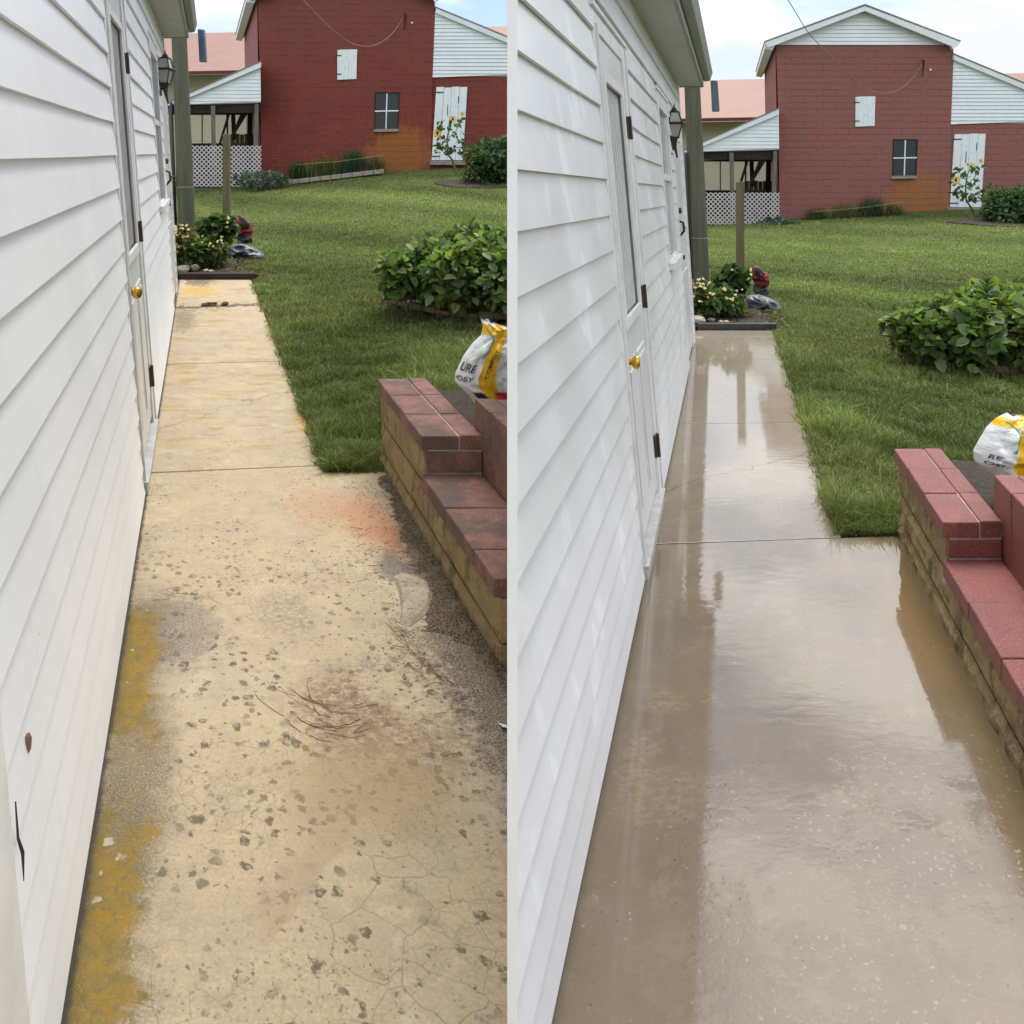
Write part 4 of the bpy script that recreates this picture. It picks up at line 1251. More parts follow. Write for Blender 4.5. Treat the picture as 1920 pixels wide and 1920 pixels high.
def barn(yd, label, wallmat):
    ox, oy = yd.ox, yd.oy
    root = thing('red_barn', W(645 + ox, 345 + oy, BY), label, 'barn')
    D = 7.2
    mb = MB()
    mb.pprism(yd, [(483, -4), (816, -4), (814, 60), (811, 145), (807, 345), (490, 362), (488, 150)], BY, D)
    wall = mb.build('block_wall', wallmat, root)
    wall.data.materials.append(M['barn_side'])
    mb = MB()   # upper gable
    laps(mb, yd, [(483, -4), (650, -71), (816, -4)], BY - .01, 7.3, ox, oy)
    mb.build('gable_siding', M['lap'], root)
    mb = MB(); mb.pprism(yd, [(483, -4.5), (650, -72), (816, -4.5)], BY + .03, D); mb.build('gable_wall', M['lap'], root)
    mb = MB()
    mb.prism([W(x + ox, y + oy, BY - .28) for x, y in [(462, -10), (650, -79), (650, -68), (480, -3), (468, 1)]], (0, .1, 0))
    mb.prism([W(x + ox, y + oy, BY - .28) for x, y in [(650.1, -79), (829, -11), (826, -4), (815, 4), (812, -1.5), (650.1, -68)]], (0, .1, 0))
    mb.build('rake_board', M['lap'], root)
    mb = MB(); mb.pprism(yd, [(461, -11), (650, -81), (830, -12), (829, -10), (650, -77), (463, -9)], BY - .29, D + .6); mb.build('roof', M['tin_roof'], root)
    mb = MB(); mb.pprism(yd, [(462, -8), (482, -4), (476, 6), (462, 3)], BY - .17, D + .4); mb.build('eave_box', M['lap'], root)
    # right wing
    mb = MB(); mb.pprism(yd, [(811, 143), (1012, 143), (1012, 345), (807, 345)], BY + .06, D); mb.build('wing_wall', wallmat, root)
    mb = MB()
    laps(mb, yd, [(816, 20), (1012, 103), (1012, 143), (811, 145)], BY + .03, 7.1, ox, oy); mb.build('wing_siding', M['lap'], root)
    mb = MB(); mb.pprism(yd, [(816, 22), (1012, 104), (1012, 143), (811, 144)], BY + .08, D); mb.build('wing_gable_wall', M['lap'], root)
    mb = MB(); mb.prism([W(x + ox, y + oy, BY - .1) for x, y in [(817, 14), (1012, 95), (1012, 106), (817, 24)]], (0, .1, 0)); mb.build('wing_rake_board', M['lap'], root)
    mb = MB(); mb.pprism(yd, [(816, 11.5), (1013, 92.5), (1013, 94.8), (816, 13.8)], BY - .12, D); mb.build('wing_roof', M['tin_roof'], root)
    # white shutter
    def fp(pts, Y, d): return [W(x + ox, y + oy, Y) for x, y in pts]
    mb = MB()
    mb.prism(fp([(632.5, 94), (640, 93), (669.5, 92.5), (668.5, 120), (668, 148), (632.3, 149.5)], BY - .04, 0), (0, .035, 0))
    sh = mb.build('shutter', M['board_white'], root)
    for y in (104, 139):
        mb = MB(); mb.prism(fp([(630, y - 1), (640, y - 1), (640, y + .8), (630, y + .8)], BY - .055, 0), (0, .012, 0)); mb.build('hinge', M['black_iron'], sh)
    # window
    mb = MB(); mb.prism(fp([(703.5, 174), (748, 174), (745.5, 241), (702, 241)], BY - .004, 0), (0, .003, 0)); wn = mb.build('window', M['dark_glass'], root)
    mb = MB()
    for pts in ([(702.8, 173), (704.5, 173), (703, 242), (701.4, 242)], [(747.2, 173), (749, 173), (746.6, 242), (744.8, 242)], [(704.6, 173), (747.1, 173), (747.1, 174.8), (704.6, 174.8)]):
        mb.prism(fp(pts, BY - .022, 0), (0, .02, 0))
    mb.build('window_frame', M['dark_wood'], wn)
    mb = MB()
    mb.prism(fp([(724.6, 175), (726.8, 175), (724.6, 241), (722.6, 241)], BY - .02, 0), (0, .014, 0))
    mb.prism(fp([(703, 207.3), (747, 206.3), (747, 208.8), (703, 209.6)], BY - .024, 0), (0, .014, 0))
    mb.build('glazing_bar', M['lap'], wn)
    mb = MB(); mb.prism(fp([(700.5, 242.2), (747, 241.6), (746.5, 246.5), (700.2, 247.5)], BY - .09, 0), (0, .085, 0)); mb.build('window_sill', M['stone'], wn)
    # board door
    mb = MB()
    nB = 4
    for k in range(nB):
        a, b = k / nB, (k + 1) / nB
        def xt(t): return 818 + (876.5 - 818) * t
        def xb(t): return 809 + (868 - 809) * t
        jt = rnd.uniform(-1, 1)
        mb.prism(fp([(xt(a) + .25, 163.5 + jt), (xt(b) - .25, 163.2 + jt), (xb(b) - .25, 300), (xb(a) + .25, 300)], BY - .0 + .01, 0), (0, .04, 0))
    dr = mb.build('door', M['board_white'], root)
    for y, x in ((173, 816), (293, 810)):
        mb = MB(); mb.prism(fp([(x, y - 1), (x + 15, y - 1), (x + 15, y + 1), (x, y + 1)], BY - .005, 0), (0, .012, 0)); mb.build('hinge', M['black_iron'], dr)
    for (x, y, dy) in ((839, 196, 22), (859, 180, 14)):
        mb = MB()
        mb.prism(fp([(x, y), (x + 1.3, y), (x + .6, y + dy), (x - .6, y + dy)], BY + .004, 0), (0, .005, 0))
        mb.build('board_split', M['dark_gap'], dr)
    mb = MB(); mb.prism(fp([(806, 301), (872, 301), (872, 309), (806, 309)], BY - .10, 0), (0, .15, 0)); mb.build('door_step', M['stone'], root)
    # cable bracket and knob
    mb = MB(); mb.tube([W(759 + ox, 24 + oy, BY - .15), W(760 + ox, 30 + oy, BY - .15), W(758 + ox, 55 + oy, BY - .05)], [.04, .03, .012], 8); mb.tube([W(760 + ox, 27 + oy, BY), W(760 + ox, 27 + oy, BY - .16)], .02, 6)
    mb.build('cable_bracket', M['black_iron'], root)
    mb = MB(); mb.ball(W(772.5 + ox, 43 + oy, BY - .03), .035, .04, .04, 8, 6); mb.build('insulator', M['lap'], root, smooth_=True)
    # side wall skin
    mb = MB()
    A = W(483 + ox, -4 + oy, BY + .02); B = W(490 + ox, 362 + oy, BY + .02)
    A += Vector((-.02, .0, 0)); B += Vector((-.02, 0, 0))
    mb.prism([A, B, B + Vector((yd.m * (D - .05), D - .05, 0)), A + Vector((yd.m * (D - .05), D - .05, 0))], (-.01, 0, 0))
    mb.build('side_wall', M['barn_side'], root)
    return root
barn(LY, 'deep red block barn with white shutter and door behind the dry yard', M['barn_L'])
barn(RY, 'haze-paled red block barn with its whole white gable in view behind the wet yard', M['barn_R'])

def cable(yd, label):
    pts = [(430, -190), (475, -130), (512, -78), (543, -28), (583, 15), (620, 52), (655, 79), (688, 87), (715, 79), (738, 60), (757, 32)]
    P3 = []
    for i, (x, y) in enumerate(pts):
        P3.append(W(x + yd.ox, y + yd.oy, 20 + (BY - .15 - 20) * i / (len(pts) - 1)))
    # smooth
    out = []
    for i in range(len(P3) - 1):
        p0 = P3[max(i - 1, 0)]; p1 = P3[i]; p2 = P3[i + 1]; p3 = P3[min(i + 2, len(P3) - 1)]
        for k in range(4):
            t = k / 4
            out.append(.5 * ((2 * p1) + (p2 - p0) * t + (2 * p0 - 5 * p1 + 4 * p2 - p3) * t * t + (3 * p1 - p0 - 3 * p2 + p3) * t ** 3))
    out.append(P3[-1])
    mb = MB(); mb.tube(out, .011, 5)
    tag(mb.build('overhead_cable', M['cable'], smooth_=True), label, 'cable')
cable(LY, 'thin sagging cable running to the deep red barn wall')
cable(RY, 'thin sagging cable crossing the sky to the paler red barn wall')

# ---- open shed beside the barn
SY = 25.2
def shed(yd, label, latlabel):
    ox, oy = yd.ox, yd.oy
    root = thing('open_shed', W(420 + ox, 350 + oy, SY), label, 'shed')
    def fp(pts, Y): return [W(x + ox, y + oy, Y) for x, y in pts]
    mb = MB(); laps(mb, yd, [(312, 196), (334, 186), (488, 123), (489, 193), (314, 197)], SY, 6.9, ox, oy, .02)
    mb.build('gable_siding', M['lap'], root)
    mb = MB(); mb.pprism(yd, [(314, 196), (334, 187.5), (488, 124.5), (488, 192.5)], SY + .03, .1); mb.build('gable_wall', M['lap'], root)
    mb = MB(); mb.prism(fp([(308, 196), (488.5, 116), (488.5, 126.5), (318, 198)], SY - .12), (0, .08, 0)); mb.build('rake_board', M['lap'], root)
    mb = MB(); mb.pprism(yd, [(306, 195), (489, 113), (489, 115.6), (308, 195.9)], SY - .14, 5.); mb.build('roof', M['tin_roof'], root)
    def one(nm, pts, Y, d):
        mb = MB(); mb.pprism(yd, pts, Y, d); mb.build(nm, M['dark_wood'], root)
    one('beam', [(314, 197.2), (488.5, 193.4), (488.5, 211), (314, 212)], SY + .12, .25)
    one('beam', [(325, 213), (483, 209), (483, 215), (325, 215)], SY + 3.8, .15)
    mb = MB(); mb.pprism(yd, [(395.5, 198), (403.5, 198), (406, 350), (397.5, 350)], SY + .0, .12); mb.build('post', M['old_wood'], root)
    mb = MB(); mb.pprism(yd, [(478, 195), (485, 195), (482, 350), (473, 350)], SY + .0, .12); mb.build('post', M['old_wood'], root)
    mb = MB(); mb.pprism(yd, [(316, 198), (322, 198), (322, 350), (316, 350)], SY + .0, .12); mb.build('post', M['old_wood'], root)
    one('rear_post', [(465, 195), (474, 195), (472, 330), (463, 330)], SY + 2.4, .2)
    one('brace', [(452, 210), (468, 207), (441, 251), (432, 260)], SY + 1.2, .12)
    one('rear_post', [(433, 208), (441, 208), (443, 262), (435, 262)], SY + 2.0, .12)
    one('brace', [(427, 213), (432.5, 211), (412, 279), (407, 279)], SY + 1.4, .1)
    one('rear_post', [(424, 210), (426, 210), (427, 262), (425, 262)], SY + 3.0, .05)
    mb = MB()
    for i in range(7):
        x = 424 + i * 8.6
        mb.pprism(yd, [(x, 252 - (i % 3)), (x + 8, 251 + (i % 2)), (x + 8, 335), (x, 335)], SY + 2.6, .03)
    mb.build('wood_panel', M['brown_wood'], root)
    mb = MB(); mb.pprism(yd, [(330, 269), (489, 268), (489, 352), (330, 352)], SY + 3.4, .1); mb.build('low_wall', M['dark_wood'], root)
    # lattice
    mb = MB()
    x0, x1, y0, y1 = 352., 489.5, 273., 350.
    def strip(x_at, sgn, Y):
        # line through (x_at, y0) with slope sgn, clipped to the rectangle
        pts = []
        a, b = (x_at, y0), (x_at + sgn * (y1 - y0), y1)
        def clip(p, q):
            t0, t1 = 0., 1.; dx = q[0] - p[0]
            if dx == 0: return None
            ta, tb = (x0 - p[0]) / dx, (x1 - p[0]) / dx
            if ta > tb: ta, tb = tb, ta
            t0, t1 = max(0, ta), min(1, tb)
            if t1 - t0 < .02: return None
            return (p[0] + dx * t0, p[1] + (q[1] - p[1]) * t0), (p[0] + dx * t1, p[1] + (q[1] - p[1]) * t1)
        c = clip(a, b)
        if not c: return
        (ax, ay), (bx, by) = c
        w = 1.35
        mb.prism(fp([(ax - w, ay), (ax + w, ay), (bx + w, by), (bx - w, by)], Y), (0, .008, 0))
    st = 8.6; x = x0 - (y1 - y0)
    while x < x1 + (y1 - y0):
        strip(x, 1, SY - .30); strip(x, -1, SY - .288)
        x += st
    lt = mb.build('lattice_panel', M['lattice'])
    tag(lt, latlabel, 'lattice')
    return root
shed(LY, 'open sided white gabled shed left of the deep red barn', 'white diagonal lattice panel below the shed by the deep red barn')
shed(RY, 'open sided white gabled shed left of the paler red barn', 'white diagonal lattice panel below the shed by the paler red barn')

# ---- long building far behind
def far_building(yd, label):
    ox, oy = yd.ox, yd.oy
    root = thing('long_building', W(500 + ox, 330 + oy, 45), label, 'building')
    x0, x1 = 262, 1020
    mb = MB()
    mb.prism([W(x0 + ox, 142 + oy, 45), W(x1 + ox, 128 + oy, 45), W(x1 + ox, 330 + oy, 45), W(x0 + ox, 345 + oy, 45)], (0, 10, 0))
    mb.build('wall', M['beige'], root)
    mb = MB()
    for x in (378, 426):
        mb = MB()
        mb.prism([W(x + ox, 200 + oy, 44.97), W(x + 1.6 + ox, 200 + oy, 44.97), W(x + 1.6 + ox, 300 + oy, 44.97), W(x + ox, 300 + oy, 44.97)], (0, .02, 0))
        mb.build('wall_seam', M['dark_wood'], root)
    mb = MB()
    a, b, c, d = W(x0 + ox, 139 + oy, 43.6), W(x1 + ox, 125 + oy, 43.6), W(x1 + ox, 51 + oy, 50), W(x0 + ox, 68 + oy, 50)
    mb.prism([a, b, c, d], (0, .05, .12)); mb.build('roof', M['salmon'], root)
    mb = MB()
    n = 150
    for i in range(n):
        t = (i + .5) / n
        p = a.lerp(b, t); q = d.lerp(c, t)
        mb.prism([p + Vector((-.02, -.01, -.0)), p + Vector((.02, -.01, 0)), q + Vector((.02, -.01, 0)), q + Vector((-.02, -.01, 0))], (0, -.02, .03))
    mb.build('roof_ribs', M['salmon'], root)
    mb = MB(); mb.prism([W(x0 + ox, 135.5 + oy, 43.5), W(x1 + ox, 121.5 + oy, 43.5), W(x1 + ox, 127.5 + oy, 43.5), W(x0 + ox, 141.5 + oy, 43.5)], (0, .08, 0)); mb.build('eave_trim', M['dkred'], root)
    mb = MB(); mb.prism([W(x0 + ox, 66.5 + oy, 49.9), W(x1 + ox, 49.5 + oy, 49.9), W(x1 + ox, 51.5 + oy, 49.9), W(x0 + ox, 68.5 + oy, 49.9)], (0, .3, 0)); mb.build('ridge_cap', M['dkred'], root)
far_building(LY, 'long beige building with salmon metal roof behind the deep red barn')
far_building(RY, 'long beige building with salmon metal roof behind the paler red barn')

# ------------------------------------------------------------------ plants by the barn
def sunflower(yd, label):
    Y = 24.2; ox, oy = yd.ox, yd.oy
    b = W(857 + ox, 313 + oy, Y); b.z = ground(b.x, b.y)
    root = thing('sunflower', b, label, 'flower')
    mb = MB(); pts = [b, W(848 + ox, 300 + oy, Y), W(840 + ox, 290 + oy, Y), W(838 + ox, 262 + oy, Y), W(842 + ox, 240 + oy, Y), W(848 + ox, 224 + oy, Y)]
    mb.tube(pts, [.035, .03, .025, .02, .015, .01], 6)
    mb.tube([pts[3], W(828 + ox, 258 + oy, Y), W(820 + ox, 252 + oy, Y - .05)], .012, 6)
    mb.tube([pts[3], W(855 + ox, 245 + oy, Y), W(866 + ox, 226 + oy, Y)], .01, 6)
    mb.build('stem', M['stem'], root)
    rng = np.random.default_rng(11)
    P, D = [], []
    for i in range(95):
        t = rng.uniform(.15, 1)
        a = pts[1].lerp(pts[-1], t)
        sx = rng.uniform(-1, 1) * (30 - 16 * abs(t - .5)) / F * Y
        p = Vector((a.x + sx * .95 - .05, a.y + rng.uniform(-.35, .35), a.z + rng.uniform(-.12, .12)))
        P.append(tuple(p)); D.append((sx * 2 + rng.normal() * .4, rng.normal() * .7, rng.normal() * .5 - .3))
    P = np.array(P); D = np.array(D)
    s = rng.uniform(.09, .22, len(P))
    V, f, t_, T = leaves(P, D, np.array([(0, -.4, 1.)] * len(P)) + rng.normal(size=(len(P), 3)) * .3, s, s * .75, tints(len(P), rng, DGREEN + GREEN), rng)
    tinted('foliage', V, f, t_, T, M['leaf'], root, root.location)
    for (x, y, r) in ((849, 224, .075), (820, 250, .085), (867, 214, .05)):
        c = W(x + ox, y + oy, Y - .12)
        mb = MB()
        for k in range(13):
            a = 2 * math.pi * k / 13
            d = Vector((math.cos(a), -.15, math.sin(a))); e = Vector((-math.sin(a), 0, math.cos(a)))
            mb.add([c + d * r * .45, c + d * r * 1.1 + e * r * .25, c + d * r * 1.7, c + d * r * 1.1 - e * r * .25], [(0, 1, 2, 3)])
        fl = mb.build('flower', M['petal_y'], root)
        mb = MB(); mb.ball(c, r * .5, r * .2, r * .5, 10, 6); mb.build('flower_disc', M['brownc'], fl)
sunflower(LY, 'tall sunflower with yellow blooms before the deep red barn door')
sunflower(RY, 'tall sunflower with yellow blooms before the paler red barn door')

def blades_at(P0, H, Wd, lean, rng, cols, jit=.25):
    """n grass blades as bent 5-vertex strips"""
    n = len(P0)
    ang = rng.uniform(0, 2 * np.pi, n); R = np.stack([np.cos(ang), np.sin(ang), np.zeros(n)], 1)
    la = rng.uniform(0, 2 * np.pi, n); Ld = np.stack([np.cos(la), np.sin(la), np.zeros(n)], 1) * lean[:, None]
    V = np.zeros((n, 5, 3)); w = Wd[:, None]; h = H[:, None]; Z = np.array([0, 0, 1.])
    V[:, 0] = P0 - R * w / 2; V[:, 1] = P0 + R * w / 2
    V[:, 2] = P0 + R * w * .38 + Z * h * .55 + Ld * h * .35
    V[:, 3] = P0 - R * w * .38 + Z * h * .55 + Ld * h * .35
    V[:, 4] = P0 + Z * h * (1 - .3 * lean[:, None]) + Ld * h
    T0 = tints(n, rng, cols, jit)
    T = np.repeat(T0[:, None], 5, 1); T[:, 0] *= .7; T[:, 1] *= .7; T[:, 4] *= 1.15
    base = (np.arange(n) * 5)[:, None]
    f = np.concatenate([base + np.array([[0, 1, 2, 3]]), base + np.array([[3, 2, 4]])], 1).reshape(-1)
    tot = np.tile([4, 3], n)
    return V.reshape(-1, 3), f, tot, T.reshape(-1, 3)

def clump(yd, x0, x1, ybase, h, Y, n, cols, label, cat, name, seed, group=None, wid=.02, lean=.35):
    rng = np.random.default_rng(seed)
    c = W((x0 + x1) / 2 + yd.ox, ybase + yd.oy, Y); c.z = ground(c.x, c.y)
    root = thing(name, c, label, cat, group)
    hx = (x1 - x0) / 2 / F * Y
    n = int(n * .8); xs_ = np.clip(rng.normal(0, .55, n), -1.25, 1.25)
    P0 = np.stack([c.x + xs_ * hx, c.y + rng.uniform(-.25, .25, n), np.full(n, c.z)], 1)
    base_z = W(0, ybase + yd.oy, Y).z
    P0[:, 2] = base_z + (P0[:, 0] - c.x) * .05
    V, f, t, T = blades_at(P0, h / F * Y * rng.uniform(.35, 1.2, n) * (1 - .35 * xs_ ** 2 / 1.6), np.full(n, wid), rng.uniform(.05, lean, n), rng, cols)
    tinted('foliage', V, f, t, T, M['leaf'], root, root.location)
    return root

YG = [(.16, .16, .05), (.10, .13, .04), (.22, .19, .07), (.07, .10, .03)]
BG = [(.05, .09, .05), (.035, .07, .04), (.075, .12, .07)]
for yd, who in ((LY, 'deep red'), (RY, 'paler red')):
    w = 'the %s barn wall' % who
    k = 0 if yd is LY else 40
    clump(yd, 541, 578, 334, 36, 25.5, 500, DGREEN + [(.12, .10, .03)], 'short green lily clump leftmost along ' + w, 'plant', 'lily_clump', 21 + k)
    clump(yd, 578, 640, 332, 42, 25.4, 800, YG, 'yellow green grassy clump along ' + w, 'plant', 'grass_clump', 22 + k)
    clump(yd, 640, 684, 328, 50, 25.4, 900, BG, 'tall dark blue green iris clump along ' + w, 'plant', 'iris_clump', 23 + k)
    clump(yd, 684, 720, 324, 34, 25.3, 420, BG + YG, 'short green clump at the right end of the bed along ' + w, 'plant', 'daylily_clump', 24 + k)
    # edging stones of that bed
    for i in range(9):
        xa = 541 + i * 20; xb = xa + 19
        ya = 341 - (xa - 541) * .118; yb = 341 - (xb - 541) * .118
        mb = MB(); mb.pprism(yd, [(xa, ya - 3.2), (xb, yb - 3.2), (xb, yb + 5), (xa, ya + 5)], 25.0, .12)
        tag(mb.build('edging_stone', M['stone'], bevel=.012), ORD[i] + ' pale edging stone from the left before ' + w, 'edging stone', 'pale stones edging the bed before ' + w)
    mb = MB(); mb.tube([W(555 + yd.ox, 309 + yd.oy, 25.1), W(640 + yd.ox, 302 + yd.oy, 25.1), W(719 + yd.ox, 291 + yd.oy, 25.1)], .006, 5)
    tag(mb.build('string_line', M['string']), 'yellow string stretched over the bed before ' + w, 'string')
    # grey-green plant by the lattice
    c = W(492 + yd.ox, 338 + yd.oy, 24.6)
    r = thing('silver_leaf_plant', (c.x, c.y, ground(c.x, c.y)), 'low silvery green leafy plant at the corner of ' + w, 'plant')
    o = leaf_cloud('foliage', (c.x, c.y, c.z), (.78, .4, .24), 420, .13, [(.10, .16, .12), (.14, .2, .16), (.06, .10, .07)], 31 + k, r, r.location)
    # shrub right of barn door
    c = W(938 + yd.ox, 306 + yd.oy, 22.5)
    r = thing('leafy_shrub', (c.x, c.y, ground(c.x, c.y)), 'rounded dark green shrub by the sunflower before ' + w, 'shrub')
    leaf_cloud('foliage', (c.x, c.y, c.z), (.98, .7, .60), 3200, .12, DGREEN + [(.07, .12, .045)], 33 + k, r, r.location, shell=.3, lump=.5)
    mb = MB()
    for i in range(5): mb.tube([(c.x + rnd.uniform(-.3, .3), c.y, ground(c.x, c.y) - .1), (c.x + rnd.uniform(-.6, .6), c.y, c.z + .2)], .015, 5)
    mb.build('stem', M['stem'], r)
    # soil patch under it
    mb = MB(); c0 = W(905 + yd.ox, 334 + yd.oy, 22.2)
    pts = [Vector((c0.x + 1.25 * math.cos(a) * (1 + .12 * math.sin(3 * a)), c0.y + .9 * math.sin(a), 0)) for a in np.linspace(0, 2 * math.pi, 25)[:-1]]
    for p in pts: p.z = ground(p.x, p.y) + .03
    mb.prism(pts, (0, 0, -.1)); tag(mb.build('garden_soil', M['soil']), kind='structure')
    # small orange flower
    c = W(880 + yd.ox, 314 + yd.oy, 22.6)
    r = thing('marigold', (c.x, c.y, ground(c.x, c.y)), 'single small orange flower at the foot of the shrub by ' + w, 'flower')
    mb = MB(); mb.tube([(c.x, c.y, ground(c.x, c.y)), c], .008, 5); mb.build('stem', M['stem'], r)
    mb = MB(); mb.ball(c, .06, .04, .05, 8, 5, .4); mb.build('flower', M['petal_y'], r)

# ------------------------------------------------------------------ pole, post, bed at the end of each path
def end_bed(yd, K):
    ox, oy = K['ox'], K['oy']; Yb = K['Yb']; wet = yd.wet
    who = K['who']
    # pole
    Yp = K['Yp']
    x0, x1 = K['pole']
    pb = W(x1, 430 + K['oy'], Yp); gz = ground(pb.x, pb.y)
    base = Vector((pb.x, pb.y, gz))
    topd = W(x0, 70 + K['oy'], Yp) - pb
    r = thing('utility_pole', base, 'thick round wooden pole standing at the far end of ' + who, 'pole')
    mb = MB(); top = pb + topd * 2.3
    mb.tube([base + Vector((0, 0, -.3)), pb, pb + topd, top], [.135, .13, .115, .095], 20)
    mb.build('pole_shaft', M['pole'], r, smooth_=True)
    mb = MB(); mb.tube([base + Vector((-.15, -.05, 0)), pb + topd * .66 + Vector((-.15, -.05, 0))], .025, 8); mb.build('conduit', M['black_iron'], r, smooth_=True)
    mb = MB(); p = pb + topd * K.get('wire', .22); mb.tube([p + Vector((.128 * math.cos(a), .128 * math.sin(a), 0)) for a in np.linspace(0, 2 * math.pi, 17)], .006, 5); mb.build('wire_band', M['stone'], r)
    # square post
    Yq = K['Yq']; (a, b, t, bt) = K['post']
    c = W((a + b) / 2, bt, Yq); gz = ground(c.x, c.y)
    mb = MB(); hw = (b - a) / 2 / F * Yq
    tp = W((a + b) / 2, t, Yq)
    mb.hexa([(c.x - hw, c.y, gz - .2), (c.x + hw, c.y, gz - .2), (c.x + hw, c.y + 2 * hw, gz - .2), (c.x - hw, c.y + 2 * hw, gz - .2)],
            [(tp.x - hw, c.y, tp.z), (tp.x + hw, c.y, tp.z), (tp.x + hw, c.y + 2 * hw, tp.z), (tp.x - hw, c.y + 2 * hw, tp.z)])
    tag(mb.build('wooden_post', M['post'], bevel=.006), 'slim square wooden post beside the flowers at the end of ' + who, 'post')
    # timber edge and soil
    ye = K['ye']
    mb = MB(); mb.fbox(yd, yd.X0 + .02, yd.X0 + K['tw'], ye, ye + .11, -.02, .075, .004)
    tag(mb.build('timber_edging', M['timber_wet'] if wet else M['timber'], bevel=.012), 'dark low timber across the end of ' + who, 'timber')
    vs = []; fs = []
    for j in range(13):
        for i in range(9):
            t_ = i / 8; y_ = ye + .08 + 2.0 * j / 12
            x_ = fr(yd, yd.X0 - .1 + (K['tw'] + .12) * t_ * (1 - .25 * (j / 12) ** 2), y_).x
            edge = min(i, 8 - i, 12 - j)
            vs.append((x_, y_, ground(x_, y_) + (.055 if edge > 0 or j == 0 else -.03) + .02 * mnoise.noise(Vector((x_ * 6, y_ * 6, 0)))))
    for j in range(12):
        for i in range(8):
            a_ = j * 9 + i; fs.append((a_, a_ + 1, a_ + 10, a_ + 9))
    mb = MB(); mb.add(vs, fs)
    tag(mb.build('garden_soil', M['soil'], smooth_=True), kind='structure')
    s = Yb / F
    rng = np.random.default_rng(400 + (1 if wet else 0)); nm_ = 900
    Ym = ye + .12 + rng.uniform(0, 1.8, nm_) ** 1.2; Xm = np.array([fr(yd, yd.X0 + .02 + (K['tw'] + .1) * a_, b_).x for a_, b_ in zip(rng.uniform(0, 1, nm_), Ym)])
    Zm = np.array([ground(a_, b_) + .06 for a_, b_ in zip(Xm, Ym)])
    Dm = rng.normal(size=(nm_, 3)); Dm[:, 2] *= .25
    sm_ = rng.uniform(.02, .07, nm_)
    V, f_, t_, T = leaves(np.stack([Xm, Ym, Zm], 1), Dm, np.array([(0, 0, 1.)] * nm_) + rng.normal(size=(nm_, 3)) * .3, sm_, sm_ * rng.uniform(.2, .7, nm_), tints(nm_, rng, [(.10, .06, .035), (.18, .12, .07), (.05, .035, .025), (.22, .17, .11), (.06, .09, .03)], .35), rng)
    tag(tinted('mulch', V, f_, t_, T, M['petal']), 'brown leaf litter and mulch on the small flower bed at the end of ' + who, 'mulch', kind='stuff')
    # rocks
    def rock(nm, x, y, rx, rz, m, lab, seed):
        c = W(x, y, ye + .25)
        mb = MB(); mb.ball(c, rx * s, .8 * rx * s, rz * s, 12, 8, .35, seed)
        tag(mb.build(nm, m), lab + ' at the end of ' + who, 'rock')
    for i, (x, y, rx, rz, mm, lab) in enumerate(K['rocks']):
        rock('garden_rock', x, y, rx, rz, M[mm], lab, i * 3.1 + (7 if wet else 0))
    # flower plants
    for i, (x, y, rx, rz, n, size, cols, lab, nm, fl) in enumerate(K['plants']):
        Y = ye + .45 + .25 * (i % 3)
        c = W(x, y, Y); sc = Y / F
        g = ground(c.x, c.y)
        r = thing(nm, (c.x, c.y, g), lab + ' at the end of ' + who, 'plant')
        leaf_cloud('foliage', tuple(c), (rx * sc, rx * sc * .8, rz * sc), n, size, cols, 50 + i + (20 if wet else 0), r, r.location, wr=.8, shell=.2, lump=.4)
        mb = MB()
        for k in range(7):
            mb.tube([(c.x + rnd.uniform(-.05, .05), c.y, yd.a * Y), (c.x + rnd.uniform(-1, 1) * rx * sc * .7, c.y + rnd.uniform(-.1, .1), c.z + rnd.uniform(0, 1) * rz * sc)], .006, 5)
        mb.build('stem', M['stem'], r)
        if fl:
            rng = np.random.default_rng(80 + i)
            nf, fc = fl
            n2 = nf * 4
            cen = np.repeat(np.stack([c.x + rng.uniform(-1, 1, nf) * rx * sc, np.full(nf, c.y - rx * sc * .5) + rng.uniform(-.1, .1, nf), c.z + rng.uniform(.2, 1.25, nf) * rz * sc], 1), 4, 0)
            D = rng.normal(size=(n2, 3)); D[:, 2] *= .6; sz = rng.uniform(.018, .032, n2)
            V, f, t_, T = leaves(cen, D, np.array([(0, -1., .5)] * n2), sz, sz * .9, tints(n2, rng, fc, .15), rng)
            tinted('blossoms', V, f, t_, T, M['petal'], r, r.location)
    # grey plastic bag
    Yg = on_ground(465 + ox, 489 + oy) + .05
    mb = MB(); out = [W(x + ox, y + oy, Yg) for x, y in [(431, 463), (437, 459), (452, 457), (468, 461), (482, 467), (492, 474), (498, 483), (496, 491), (485, 490), (474, 489), (460, 488), (446, 487), (438, 482), (432, 474)]]
    mb.inflate(out, .13, 7, crumple=.055, seed=2 + oy)
    tag(mb.build('plastic_bag', M['greybag'], smooth_=True), 'dark grey plastic bag slumped beside the flowers at the end of ' + who, 'bag')
    # red and black bag with open mouth
    Yr = on_ground(458 + ox, 459 + oy) + .05
    r = thing('red_bag', W(455 + ox, 455 + oy, Yr), 'small red and black bag tipped over beside the wooden post by ' + who, 'bag')
    mb = MB(); out = [W(x + ox, y + oy, Yr) for x, y in [(443, 409), (449, 403), (457, 407), (464, 413), (470, 417), (473, 427), (474, 436), (470, 443), (462, 446), (453, 443), (446, 436), (441, 427)]]
    mb.inflate(out, .10, 6, crumple=.05, seed=4); mb.build('bag_body', M['redbag'], r, smooth_=True)
    mb = MB(); out = [W(x + ox, y + oy, Yr - .1) for x, y in [(447, 411), (450, 405), (456, 407), (463, 414), (467, 420), (464, 428), (457, 431), (450, 424)]]
